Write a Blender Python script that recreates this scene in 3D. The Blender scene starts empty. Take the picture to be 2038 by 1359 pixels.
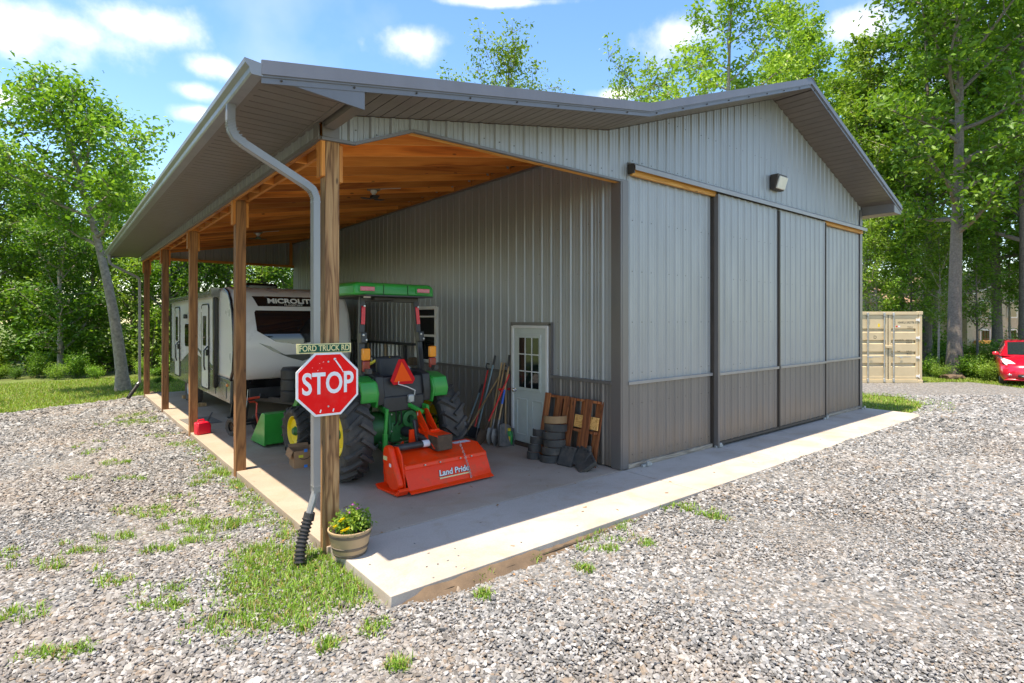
import bpy, math, random
import numpy as np
from mathutils import Matrix, Vector, Euler
R = math.radians
random.seed(7)
sc = bpy.context.scene
COL = sc.collection

# ------------------------------------------------------------------ camera
cd = bpy.data.cameras.new('camera'); cam = bpy.data.objects.new('camera', cd); COL.objects.link(cam)
HEAD = math.atan(908 / 1115)                      # the camera looks 39 degrees right of the barn's long axis
cam.location = (0, 0, 2.2); cam.rotation_euler = (R(90), 0, -HEAD)
cd.sensor_width = 36; cd.lens = 36 * 1115 / 2038; cd.shift_y = -42.5 / 2038
cd.clip_start = .05; cd.clip_end = 2000
sc.camera = cam
FW = np.array([math.sin(HEAD), math.cos(HEAD)]); RT = np.array([math.cos(HEAD), -math.sin(HEAD)])

# ------------------------------------------------------------------ sky, sun, exposure
SUN = Vector((1.24, 0.06, -4.22)).normalized()    # direction the light travels
SKY_STRENGTH, SUN_STRENGTH, EXPOSURE = 0.15, 4.5, 1.0
def build_world():
    w = bpy.data.worlds.new('World'); sc.world = w; w.use_nodes = True
    nt = w.node_tree; nt.nodes.clear(); N = nt.nodes.new; L = nt.links.new
    out = N('ShaderNodeOutputWorld'); bg = N('ShaderNodeBackground'); bg.inputs[1].default_value = SKY_STRENGTH
    sky = N('ShaderNodeTexSky'); sky.sky_type = 'NISHITA'; sky.sun_disc = False
    sky.sun_elevation = math.asin(-SUN.z); sky.sun_rotation = math.atan2(-SUN.x, -SUN.y)
    sky.air_density = 1.0; sky.dust_density = .35; sky.ozone_density = 2.5
    hs = N('ShaderNodeHueSaturation'); hs.inputs['Hue'].default_value = .506; hs.inputs['Saturation'].default_value = 1.25; hs.inputs['Value'].default_value = 1.32
    L(sky.outputs[0], hs.inputs['Color'])
    tc = N('ShaderNodeTexCoord')
    def d(u, v):
        k = (u - 1019) / 1115
        return Vector((FW[0] + k * RT[0], FW[1] + k * RT[1], (637 - v) / 1115)).normalized()
    wob = N('ShaderNodeTexNoise'); wob.inputs['Scale'].default_value = 9; wob.inputs['Detail'].default_value = 7; wob.inputs['Roughness'].default_value = .58
    L(tc.outputs['Generated'], wob.inputs['Vector'])
    # separate cumulus puffs, each with its own place in the sky (all round, not only in view)
    puffs = [(d(90, 50), .14, .036), (d(270, 48), .095, .034), (d(10, 75), .10, .03), (d(825, 82), .062, .028), (d(1365, 78), .06, .042),
             (d(425, 132), .06, .018), (d(390, 182), .032, .014), (d(395, 228), .036, .014), (d(1000, 4), .14, .008), (d(0, 195), .05, .02), (d(1230, 188), .04, .012), (d(1720, 50), .06, .03)]
    rr = random.Random(3)
    for i in range(16):
        a = HEAD + R(75 + i * 13.5); e = R(rr.uniform(12, 60)); puffs.append((Vector((math.sin(a) * math.cos(e), math.cos(a) * math.cos(e), math.sin(e))), rr.uniform(.08, .2), rr.uniform(.03, .06)))
    acc = None
    for c, sx, sz in puffs:
        s = N('ShaderNodeVectorMath'); s.operation = 'SUBTRACT'; L(tc.outputs['Generated'], s.inputs[0]); s.inputs[1].default_value = c
        m = N('ShaderNodeVectorMath'); m.operation = 'MULTIPLY'; L(s.outputs[0], m.inputs[0]); m.inputs[1].default_value = (1 / sx, 1 / sx, 1 / sz)
        ln = N('ShaderNodeVectorMath'); ln.operation = 'LENGTH'; L(m.outputs[0], ln.inputs[0])
        iv = N('ShaderNodeMath'); iv.operation = 'SUBTRACT'; iv.inputs[0].default_value = 1; L(ln.outputs['Value'], iv.inputs[1])
        if acc is None: acc = iv
        else:
            mx = N('ShaderNodeMath'); mx.operation = 'SMOOTH_MAX'; mx.inputs[2].default_value = .15; L(acc.outputs[0], mx.inputs[0]); L(iv.outputs[0], mx.inputs[1]); acc = mx
    nz = N('ShaderNodeMath'); nz.operation = 'MULTIPLY_ADD'; L(wob.outputs[0], nz.inputs[0]); nz.inputs[1].default_value = 2.6; nz.inputs[2].default_value = -1.45
    add = N('ShaderNodeMath'); add.operation = 'ADD'; L(acc.outputs[0], add.inputs[0]); L(nz.outputs[0], add.inputs[1])
    mr = N('ShaderNodeMapRange'); mr.interpolation_type = 'SMOOTHSTEP'; mr.inputs[1].default_value = -.25; mr.inputs[2].default_value = 1.0; mr.inputs[4].default_value = .78; L(add.outputs[0], mr.inputs[0])
    # thin veil
    n2 = N('ShaderNodeTexNoise'); n2.inputs['Scale'].default_value = 2.6; n2.inputs['Detail'].default_value = 6
    L(tc.outputs['Generated'], n2.inputs['Vector'])
    v2 = N('ShaderNodeMapRange'); v2.inputs[1].default_value = .48; v2.inputs[2].default_value = .8; v2.inputs[4].default_value = .35; L(n2.outputs[0], v2.inputs[0])
    mxx = N('ShaderNodeMath'); mxx.operation = 'MAXIMUM'; L(mr.outputs[0], mxx.inputs[0]); L(v2.outputs[0], mxx.inputs[1])
    mix = N('ShaderNodeMix'); mix.data_type = 'RGBA'; L(mxx.outputs[0], mix.inputs['Factor']); L(hs.outputs[0], mix.inputs['A']); mix.inputs['B'].default_value = (6.0, 6.2, 6.6, 1)
    L(mix.outputs['Result'], bg.inputs[0]); L(bg.outputs[0], out.inputs[0])
build_world()
sl = bpy.data.lights.new('sun', 'SUN'); sl.energy = SUN_STRENGTH; sl.angle = R(.53); sl.color = (1, .98, .945)
so = bpy.data.objects.new('sun', sl); COL.objects.link(so); so.location = (-20, 0, 40)
so.rotation_euler = SUN.to_track_quat('-Z', 'Y').to_euler()
vs = sc.view_settings; vs.view_transform = 'Standard'; vs.look = 'None'; vs.gamma = 1; vs.exposure = EXPOSURE; vs.use_curve_mapping = False
vs.use_white_balance = True; vs.white_balance_temperature = 8100; vs.white_balance_tint = 9

# ------------------------------------------------------------------ materials
MATS = {}
def nodes(name):
    m = bpy.data.materials.new(name); m.use_nodes = True; nt = m.node_tree
    return m, nt, nt.nodes['Principled BSDF']
def ramp(nt, stops, interp='LINEAR'):
    r = nt.nodes.new('ShaderNodeValToRGB'); r.color_ramp.interpolation = interp; e = r.color_ramp.elements
    while len(e) < len(stops): e.new(.5)
    for k, (p, c) in enumerate(stops): e[k].position = p; e[k].color = (*c, 1)
    return r
def coords(nt, scale=(1, 1, 1), rand=True, kind='Object'):
    tc = nt.nodes.new('ShaderNodeTexCoord'); mp = nt.nodes.new('ShaderNodeMapping'); mp.inputs['Scale'].default_value = scale
    nt.links.new(tc.outputs[kind], mp.inputs[0])
    if rand:
        oi = nt.nodes.new('ShaderNodeObjectInfo'); mu = nt.nodes.new('ShaderNodeMath'); mu.operation = 'MULTIPLY'; mu.inputs[1].default_value = 37.3
        nt.links.new(oi.outputs['Random'], mu.inputs[0]); nt.links.new(mu.outputs[0], mp.inputs['Location'])
    return mp
def noise(nt, vec, scale, detail=4, rough=.55, dist=0):
    n = nt.nodes.new('ShaderNodeTexNoise'); n.inputs['Scale'].default_value = scale; n.inputs['Detail'].default_value = detail
    n.inputs['Roughness'].default_value = rough; n.inputs['Distortion'].default_value = dist; nt.links.new(vec.outputs[0], n.inputs['Vector']); return n
def bump(nt, p, src, strength, dist=.01):
    b = nt.nodes.new('ShaderNodeBump'); b.inputs['Strength'].default_value = strength; b.inputs['Distance'].default_value = dist
    nt.links.new(src.outputs[0], b.inputs['Height']); nt.links.new(b.outputs[0], p.inputs['Normal']); return b
def mul(c, k): return tuple(max(0, min(1, x * k)) for x in c)
def M(name, col, rough=.5, metal=0, var=.12, scale=6, bmp=.05, bscale=60, coat=0, dirt=None, dscale=2.5, damt=.5, spec=.5):
    """painted / moulded surface: mottled colour, rough variation, fine relief, optional dirt"""
    if name in MATS: return MATS[name]
    m, nt, p = nodes(name); L = nt.links.new
    v = coords(nt); n = noise(nt, v, scale, 6)
    r = ramp(nt, [(.3, mul(col, 1 - var)), (.7, mul(col, 1 + var))]); L(n.outputs[0], r.inputs[0]); last = r
    if dirt:
        n2 = noise(nt, v, dscale, 8, .65); r2 = ramp(nt, [(.5, (0, 0, 0)), (.72, (damt,) * 3)]); L(n2.outputs[0], r2.inputs[0])
        mx = nt.nodes.new('ShaderNodeMix'); mx.data_type = 'RGBA'; L(r2.outputs[0], mx.inputs['Factor']); L(r.outputs[0], mx.inputs['A']); mx.inputs['B'].default_value = (*dirt, 1)
        L(mx.outputs['Result'], p.inputs['Base Color'])
    else: L(r.outputs[0], p.inputs['Base Color'])
    rr = nt.nodes.new('ShaderNodeMapRange'); rr.inputs[3].default_value = max(0, rough - .1); rr.inputs[4].default_value = min(1, rough + .1); L(n.outputs[0], rr.inputs[0]); L(rr.outputs[0], p.inputs['Roughness'])
    p.inputs['Metallic'].default_value = metal; p.inputs['Coat Weight'].default_value = coat; p.inputs['Coat Roughness'].default_value = .08
    p.inputs['Specular IOR Level'].default_value = spec
    if bmp: bump(nt, p, noise(nt, v, bscale, 3), bmp)
    MATS[name] = m; return m
def wood(name, axis, c1, c2, c3, ring=9, rough=.65, knots=True, coarse=1.0, vr=(.78, 1.2)):
    m, nt, p = nodes(name); L = nt.links.new
    s = [7.0 * coarse] * 3; s[axis] = .55 * coarse; v = coords(nt, tuple(s))
    n = noise(nt, v, 1.0, 3, .5, .6)
    mu = nt.nodes.new('ShaderNodeMath'); mu.operation = 'MULTIPLY'; mu.inputs[1].default_value = ring; L(n.outputs[0], mu.inputs[0])
    fr = nt.nodes.new('ShaderNodeMath'); fr.operation = 'PINGPONG'; fr.inputs[1].default_value = .5; L(mu.outputs[0], fr.inputs[0])
    r = ramp(nt, [(0, c1), (.22, c2), (.5, c3)]); L(fr.outputs[0], r.inputs[0])
    s2 = [90.0] * 3; s2[axis] = 3; v2 = coords(nt, tuple(s2)); n2 = noise(nt, v2, 1, 4)
    mx = nt.nodes.new('ShaderNodeMix'); mx.data_type = 'RGBA'; mx.blend_type = 'OVERLAY'; mx.inputs['Factor'].default_value = .35; L(r.outputs[0], mx.inputs['A']); L(n2.outputs[0], mx.inputs['B'])
    last = mx.outputs['Result']
    oi = nt.nodes.new('ShaderNodeObjectInfo'); hv = nt.nodes.new('ShaderNodeHueSaturation'); mr = nt.nodes.new('ShaderNodeMapRange'); mr.inputs[3].default_value = vr[0]; mr.inputs[4].default_value = vr[1]
    L(oi.outputs['Random'], mr.inputs[0]); L(mr.outputs[0], hv.inputs['Value']); L(last, hv.inputs['Color']); last = hv.outputs[0]
    if knots:
        s3 = [9.0] * 3; s3[axis] = 3.2; v3 = coords(nt, tuple(s3)); vo = nt.nodes.new('ShaderNodeTexVoronoi'); vo.inputs['Scale'].default_value = .8; L(v3.outputs[0], vo.inputs['Vector'])
        rk = ramp(nt, [(.07, (.75, .75, .75)), (.12, (0, 0, 0))]); L(vo.outputs['Distance'], rk.inputs[0])
        mk = nt.nodes.new('ShaderNodeMix'); mk.data_type = 'RGBA'; L(rk.outputs[0], mk.inputs['Factor']); L(last, mk.inputs['A']); mk.inputs['B'].default_value = (*mul(c1, .22), 1); last = mk.outputs['Result']
    L(last, p.inputs['Base Color']); p.inputs['Roughness'].default_value = rough
    bump(nt, p, n2, .25, .004); MATS[name] = m; return m
def glass(name, col=(.01, .012, .014), rough=.03):
    m, nt, p = nodes(name); p.inputs['Base Color'].default_value = (*col, 1); p.inputs['Roughness'].default_value = rough; p.inputs['Specular IOR Level'].default_value = .9
    v = coords(nt); bump(nt, p, noise(nt, v, 3, 2), .03, .01); MATS[name] = m; return m
# metals of the barn
def sheet(name, col, low=None, rough=.38):
    m, nt, p = nodes(name); L = nt.links.new
    v = coords(nt, (1.2, 1.2, .25)); n = noise(nt, v, 2.5, 6, .6)
    r = ramp(nt, [(.3, mul(col, .9)), (.7, mul(col, 1.07))]); L(n.outputs[0], r.inputs[0]); last = r.outputs[0]
    if low:   # second colour blended in towards the bottom of the sheet, in streaks
        tc = nt.nodes.new('ShaderNodeTexCoord'); sp = nt.nodes.new('ShaderNodeSeparateXYZ'); L(tc.outputs['Object'], sp.inputs[0])
        v2 = coords(nt, (9, 9, .8)); n2 = noise(nt, v2, 1.5, 6)
        ad = nt.nodes.new('ShaderNodeMath'); ad.operation = 'MULTIPLY_ADD'; L(n2.outputs[0], ad.inputs[0]); ad.inputs[1].default_value = -.9; L(sp.outputs['Z'], ad.inputs[2])
        mr = nt.nodes.new('ShaderNodeMapRange'); mr.inputs[1].default_value = -.5; mr.inputs[2].default_value = .1; mr.inputs[3].default_value = .65; mr.inputs[4].default_value = 0; L(ad.outputs[0], mr.inputs[0])
        mx = nt.nodes.new('ShaderNodeMix'); mx.data_type = 'RGBA'; L(mr.outputs[0], mx.inputs['Factor']); L(last, mx.inputs['A']); mx.inputs['B'].default_value = (*low, 1); last = mx.outputs['Result']
    L(last, p.inputs['Base Color']); p.inputs['Roughness'].default_value = rough; p.inputs['Metallic'].default_value = .25
    v3 = coords(nt, (1, 1, .4)); bump(nt, p, noise(nt, v3, 3, 3), .3, .02); MATS[name] = m; return m
sheet('siding', (.305, .312, .318)); sheet('wainscot', (.18, .162, .152), (.24, .17, .115)); sheet('trim', (.16, .145, .138)); sheet('trim_light', (.27, .26, .255))
sheet('soffit', (.175, .15, .133), rough=.42); sheet('roofing', (.2, .19, .185)); sheet('gutter', (.25, .25, .255), rough=.3); sheet('fascia', (.155, .155, .168), rough=.4)
OR = ((.36, .10, .017), (.58, .195, .034), (.68, .26, .055))
for ax, k in enumerate('xyz'): wood('wood_' + k, ax, *OR, coarse=.6, ring=3.2, vr=(.58, 1.3))
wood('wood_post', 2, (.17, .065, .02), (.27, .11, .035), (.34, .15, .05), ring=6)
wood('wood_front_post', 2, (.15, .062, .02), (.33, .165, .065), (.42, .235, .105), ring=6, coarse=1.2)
wood('wood_bright', 0, (.50, .20, .035), (.66, .30, .06), (.72, .36, .09)); wood('wood_pallet', 2, (.15, .04, .014), (.29, .085, .026), (.38, .13, .045), ring=5)
wood('wood_block', 0, (.45, .2, .05), (.66, .34, .1), (.7, .4, .14)); wood('wood_grey', 0, (.16, .13, .10), (.27, .22, .17), (.33, .28, .22))
wood('handle_wood', 2, (.28, .15, .06), (.44, .27, .12), (.5, .33, .17), knots=False)
def concrete(nm='concrete', k=(1, 1, 1), st=.6):
    m, nt, p = nodes(nm); L = nt.links.new; v = coords(nt, rand=False)
    n = noise(nt, v, .9, 8, .62); r = ramp(nt, [(.28, tuple(a * b for a, b in zip((.36, .30, .245), k))), (.5, tuple(a * b for a, b in zip((.46, .40, .345), k))), (.75, tuple(a * b for a, b in zip((.52, .465, .41), k)))]); L(n.outputs[0], r.inputs[0])
    n2 = noise(nt, v, 1.7, 9, .7, .8); r2 = ramp(nt, [(.50, (0, 0, 0)), (.72, (st, st, st))]); L(n2.outputs[0], r2.inputs[0])
    mx = nt.nodes.new('ShaderNodeMix'); mx.data_type = 'RGBA'; L(r2.outputs[0], mx.inputs['Factor']); L(r.outputs[0], mx.inputs['A']); mx.inputs['B'].default_value = (.36, .255, .17, 1)
    n4 = noise(nt, v, 60, 3); r4 = ramp(nt, [(.3, (.86, .86, .86)), (.6, (1, 1, 1))]); L(n4.outputs[0], r4.inputs[0])
    m2 = nt.nodes.new('ShaderNodeMix'); m2.data_type = 'RGBA'; m2.blend_type = 'MULTIPLY'; m2.inputs['Factor'].default_value = 1; L(mx.outputs['Result'], m2.inputs['A']); L(r4.outputs[0], m2.inputs['B'])
    # small dark specks and stains
    vo = nt.nodes.new('ShaderNodeTexVoronoi'); vo.inputs['Scale'].default_value = 3.2; L(v.outputs[0], vo.inputs['Vector']); r5 = ramp(nt, [(.03, (.8, .8, .8)), (.05, (0, 0, 0))]); L(vo.outputs['Distance'], r5.inputs[0])
    m3 = nt.nodes.new('ShaderNodeMix'); m3.data_type = 'RGBA'; L(r5.outputs[0], m3.inputs['Factor']); L(m2.outputs['Result'], m3.inputs['A']); m3.inputs['B'].default_value = (.16, .12, .09, 1)
    L(m3.outputs['Result'], p.inputs['Base Color']); p.inputs['Roughness'].default_value = .8; bump(nt, p, noise(nt, v, 130, 4), .15, .004); MATS[nm] = m
concrete(); concrete('concrete_brown', (.86, .78, .70), .75)  # browner, more stained copy for the lean-to sections
def ground_mat(name, stops, scale, fine, bmp, rough=.95):
    m, nt, p = nodes(name); L = nt.links.new; v = coords(nt, rand=False)
    n = noise(nt, v, scale, 9, .65); n2 = noise(nt, v, fine, 5, .6)
    ad = nt.nodes.new('ShaderNodeMix'); ad.data_type = 'FLOAT'; ad.inputs[0].default_value = .5; L(n.outputs[0], ad.inputs[2]); L(n2.outputs[0], ad.inputs[3])
    r = ramp(nt, stops); L(ad.outputs[0], r.inputs[0]); L(r.outputs[0], p.inputs['Base Color']); p.inputs['Roughness'].default_value = rough
    bump(nt, p, n2, bmp, .05); MATS[name] = m
ground_mat('lawn_ground', [(.32, (.09, .06, .03)), (.45, (.085, .105, .02)), (.55, (.12, .17, .03)), (.7, (.16, .21, .04))], .8, 25, .8)
def gravel_sheet():
    m, nt, p = nodes('gravel_sheet'); L = nt.links.new; v = coords(nt, rand=False)
    vo = nt.nodes.new('ShaderNodeTexVoronoi'); vo.inputs['Scale'].default_value = 24; L(v.outputs[0], vo.inputs['Vector'])
    sp = nt.nodes.new('ShaderNodeSeparateColor'); L(vo.outputs['Color'], sp.inputs[0])
    r = ramp(nt, [(0, (.07, .068, .066)), (.3, (.15, .147, .144)), (.55, (.22, .215, .21)), (.8, (.19, .155, .125)), (1, (.33, .325, .32))]); L(sp.outputs[0], r.inputs[0])
    n = noise(nt, v, 1.1, 8, .7); rd = ramp(nt, [(.6, (0, 0, 0)), (.8, (.6, .6, .6))]); L(n.outputs[0], rd.inputs[0])
    mx = nt.nodes.new('ShaderNodeMix'); mx.data_type = 'RGBA'; L(rd.outputs[0], mx.inputs['Factor']); L(r.outputs[0], mx.inputs['A']); mx.inputs['B'].default_value = (.30, .2, .12, 1)
    L(mx.outputs['Result'], p.inputs['Base Color']); p.inputs['Roughness'].default_value = .9
    inv = nt.nodes.new('ShaderNodeMath'); inv.operation = 'SUBTRACT'; inv.inputs[0].default_value = 1; L(vo.outputs['Distance'], inv.inputs[1]); bump(nt, p, inv, 1, .03); MATS['gravel_sheet'] = m
gravel_sheet()
def stone_mat():
    m, nt, p = nodes('gravel_stone'); L = nt.links.new
    oi = nt.nodes.new('ShaderNodeObjectInfo')
    r = ramp(nt, [(0, (.08, .081, .083)), (.15, (.145, .147, .15)), (.36, (.205, .205, .208)), (.5, (.265, .26, .255)), (.58, (.23, .175, .13)), (.68, (.265, .265, .27)), (.85, (.34, .34, .342)), (1, (.46, .46, .465))]); L(oi.outputs['Random'], r.inputs[0])
    v = coords(nt); n = noise(nt, v, 1.3, 4); r2 = ramp(nt, [(.3, (.78, .76, .74)), (.7, (1, 1, 1))]); L(n.outputs[0], r2.inputs[0])
    mx = nt.nodes.new('ShaderNodeMix'); mx.data_type = 'RGBA'; mx.blend_type = 'MULTIPLY'; mx.inputs['Factor'].default_value = 1; L(r.outputs[0], mx.inputs['A']); L(r2.outputs[0], mx.inputs['B'])
    ge = nt.nodes.new('ShaderNodeNewGeometry'); sx_ = nt.nodes.new('ShaderNodeSeparateXYZ'); L(ge.outputs['Position'], sx_.inputs[0])       # clay washed in beside the lean-to and in patches
    pn = nt.nodes.new('ShaderNodeTexNoise'); pn.inputs['Scale'].default_value = .7; pn.inputs['Detail'].default_value = 5; L(ge.outputs['Position'], pn.inputs['Vector'])
    ax = nt.nodes.new('ShaderNodeMapRange'); ax.inputs[1].default_value = 3.0; ax.inputs[2].default_value = 1.2; ax.inputs[3].default_value = 0; ax.inputs[4].default_value = .14; L(sx_.outputs['X'], ax.inputs[0])
    sm_ = nt.nodes.new('ShaderNodeMath'); sm_.operation = 'ADD'; L(pn.outputs[0], sm_.inputs[0]); L(ax.outputs[0], sm_.inputs[1])
    rp = nt.nodes.new('ShaderNodeMapRange'); rp.inputs[1].default_value = .52; rp.inputs[2].default_value = .85; rp.inputs[4].default_value = .38; L(sm_.outputs[0], rp.inputs[0])
    m2 = nt.nodes.new('ShaderNodeMix'); m2.data_type = 'RGBA'; L(rp.outputs[0], m2.inputs['Factor']); L(mx.outputs['Result'], m2.inputs['A']); m2.inputs['B'].default_value = (.30, .225, .165, 1); mx = m2
    L(mx.outputs['Result'], p.inputs['Base Color']); p.inputs['Roughness'].default_value = .75; MATS['gravel_stone'] = m
stone_mat()
def leaf_mat(name, c_dark, c_mid, c_light, trans=.45, straw=None):
    m = bpy.data.materials.new(name); m.use_nodes = True; nt = m.node_tree; nt.nodes.clear(); N = nt.nodes.new; L = nt.links.new
    at = N('ShaderNodeAttribute'); at.attribute_name = 'rnd'
    r = ramp(nt, ([(0, straw), (.10, straw), (.16, c_dark)] if straw else [(0, c_dark)]) + [(.5, c_mid), (1, c_light)]); L(at.outputs['Fac'], r.inputs[0])
    oi = N('ShaderNodeObjectInfo'); hv = N('ShaderNodeHueSaturation'); mr = N('ShaderNodeMapRange'); mr.inputs[3].default_value = .8; mr.inputs[4].default_value = 1.2
    L(oi.outputs['Random'], mr.inputs[0]); L(mr.outputs[0], hv.inputs['Value']); L(r.outputs[0], hv.inputs['Color'])
    p = N('ShaderNodeBsdfPrincipled'); p.inputs['Roughness'].default_value = .5; p.inputs['Specular IOR Level'].default_value = .4; L(hv.outputs[0], p.inputs['Base Color'])
    t = N('ShaderNodeBsdfTranslucent'); tw = N('ShaderNodeMix'); tw.data_type = 'RGBA'; tw.blend_type = 'MULTIPLY'; tw.inputs['Factor'].default_value = 1; L(hv.outputs[0], tw.inputs['A']); tw.inputs['B'].default_value = (1.0, 1.0, .55, 1); L(tw.outputs['Result'], t.inputs['Color'])
    ms = N('ShaderNodeMixShader'); ms.inputs[0].default_value = trans; L(p.outputs[0], ms.inputs[1]); L(t.outputs[0], ms.inputs[2])
    o = N('ShaderNodeOutputMaterial'); L(ms.outputs[0], o.inputs[0]); MATS[name] = m
leaf_mat('leaf', (.07, .17, .018), (.145, .31, .03), (.27, .45, .06), .42); leaf_mat('leaf_pale', (.10, .21, .025), (.20, .36, .042), (.35, .49, .085), .42); leaf_mat('leaf_deep', (.048, .13, .015), (.11, .26, .026), (.21, .38, .045), .42)
leaf_mat('blade', (.10, .17, .022), (.15, .30, .035), (.27, .41, .07), .4, (.36, .27, .12)); leaf_mat('lawn_blade', (.13, .20, .026), (.20, .33, .04), (.32, .42, .08), .4, (.38, .30, .13))
M('bark', (.16, .135, .11), .9, var=.35, scale=14, bmp=.9, bscale=25); M('bark_pale', (.30, .26, .21), .9, var=.35, scale=12, bmp=.9, bscale=22)
M('red_sign', (.86, .004, .005), .6, var=.05, spec=.2, dirt=(.6, .1, .08), dscale=9, damt=.25); M('white_sign', (.72, .72, .74), .45, var=.05, dirt=(.5, .48, .44), dscale=8, damt=.4); M('green_sign', (.006, .085, .052), .6, var=.15, spec=.2); M('cream_sign', (.68, .60, .30), .6, var=.08, spec=.2)
M('tractor_green', (.015, .30, .045), .36, var=.08, coat=.2, spec=.35, dirt=(.06, .16, .05), damt=.35); M('cast_green', (.016, .15, .035), .5, var=.25, dirt=(.05, .06, .04), dscale=5, damt=.6); M('tractor_yellow', (.85, .60, .008), .38, var=.06, dirt=(.5, .33, .05), damt=.4)
M('rubber', (.055, .05, .046), .8, var=.35, scale=5, bmp=.3, bscale=40, dirt=(.17, .13, .10), dscale=3, damt=.6); M('black_plastic', (.028, .027, .028), .5, var=.3, bmp=.15, bscale=90, dirt=(.07, .062, .055), damt=.5); M('black_metal', (.03, .03, .032), .42, var=.25, dirt=(.09, .08, .07), damt=.4)
M('steel', (.5, .5, .5), .35, .9, var=.15); M('orange_paint', (.95, .045, .004), .42, var=.06, coat=.1, spec=.3, dirt=(.34, .09, .035), dscale=6, damt=.5); M('smv_orange', (1, .095, .006), .6, var=.03, spec=.2); M('smv_red', (.62, .008, .012), .6, var=.06, spec=.2)
M('amber_lens', (.85, .26, .01), .25, var=.08, coat=.5); M('red_lens', (.30, .015, .015), .22, var=.15, coat=.5); M('pink_lens', (.55, .05, .12), .25, var=.1, coat=.5); M('reflector', (.68, .015, .025), .3, var=.05); M('hose_yellow', (.75, .58, .05), .5)
M('rust_block', (.085, .05, .03), .8, var=.4, scale=12, bmp=.4, bscale=30)
M('rv_white', (.74, .725, .71), .3, var=.03, scale=1.5, bmp=0, coat=.3); M('rv_grey', (.16, .165, .15), .25, .2, var=.12, scale=2, bmp=0, coat=.4); M('rv_black', (.012, .012, .013), .25, var=.2, bmp=0, coat=.2); M('rv_text', (.85, .84, .82), .35, var=.04)
glass('dark_glass'); glass('car_glass', (.015, .022, .024)); glass('pane_glass', (.012, .014, .015)); glass('window_tint', (.03, .02, .014))
M('door_paint', (.50, .53, .49), .45, var=.04, dirt=(.30, .30, .26), damt=.35); M('white_frame', (.70, .68, .65), .5, var=.04); M('cardboard', (.36, .20, .105), .85, var=.1, bmp=.2); M('blue_tape', (.02, .22, .68), .5); M('yellow_label', (.8, .7, .05), .5); M('ink', (.015, .014, .014), .6, bmp=0)
M('gas_red', (.72, .006, .03), .38, var=.06, coat=.2); M('mat_grey', (.16, .145, .13), .95, var=.2, scale=20, bmp=.7, bscale=200); M('dolly_red', (.75, .07, .03), .4)
M('pot_tan', (.38, .27, .16), .6, var=.12, dirt=(.3, .2, .12), damt=.4); M('pot_band', (.13, .10, .075), .6, var=.2); M('soil', (.05, .035, .022), .95, var=.5, bmp=.8, bscale=50); M('flower_yellow', (.85, .68, .03), .6, var=.1, bmp=0); M('flower_pink', (.75, .22, .62), .6, var=.15, bmp=0); M('flower_dark', (.3, .02, .12), .6, bmp=0)
M('edging', (.05, .046, .042), .75, var=.3, scale=8, dirt=(.16, .12, .085), dscale=4, damt=.6); M('edging_tan', (.30, .175, .085), .8, var=.15)
M('container_tan', (.56, .44, .27), .5, var=.06, scale=3, dirt=(.45, .33, .2), dscale=2, damt=.3); M('galv', (.40, .41, .40), .45, .5, var=.2); M('car_red', (.62, .006, .03), .22, .1, var=.04, coat=.9, bmp=0); M('chrome', (.7, .7, .72), .15, .9, bmp=0); M('lamp_lens', (.6, .63, .64), .15, var=.15, bmp=0, coat=.6)
M('house_wall', (.42, .36, .27), .8, var=.1); M('house_roof', (.42, .26, .18), .9, var=.25, scale=9, bmp=.4); M('bronze', (.05, .038, .03), .5, var=.2); M('frost', (.62, .60, .55), .3, var=.05, bmp=0); M('lamp_white', (.75, .74, .72), .4); M('jug_green', (.02, .30, .07), .4, coat=.2); M('jug_cap', (.8, .55, .03), .5)
M('tool_red', (.68, .02, .02), .4); M('tool_blue', (.02, .12, .52), .4); M('tool_steel', (.22, .20, .185), .5, .5, var=.4, scale=10); M('tool_grey', (.20, .20, .20), .6); M('tool_teal', (.16, .25, .28), .5); M('paper_white', (.72, .70, .74), .6, bmp=0); M('dirt_rock', (.12, .08, .05), .9, var=.3, bmp=.6); M('leaf_litter', (.28, .15, .07), .95, var=.4, scale=20); M('stake_lime', (.3, .6, .05), .6)

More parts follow.
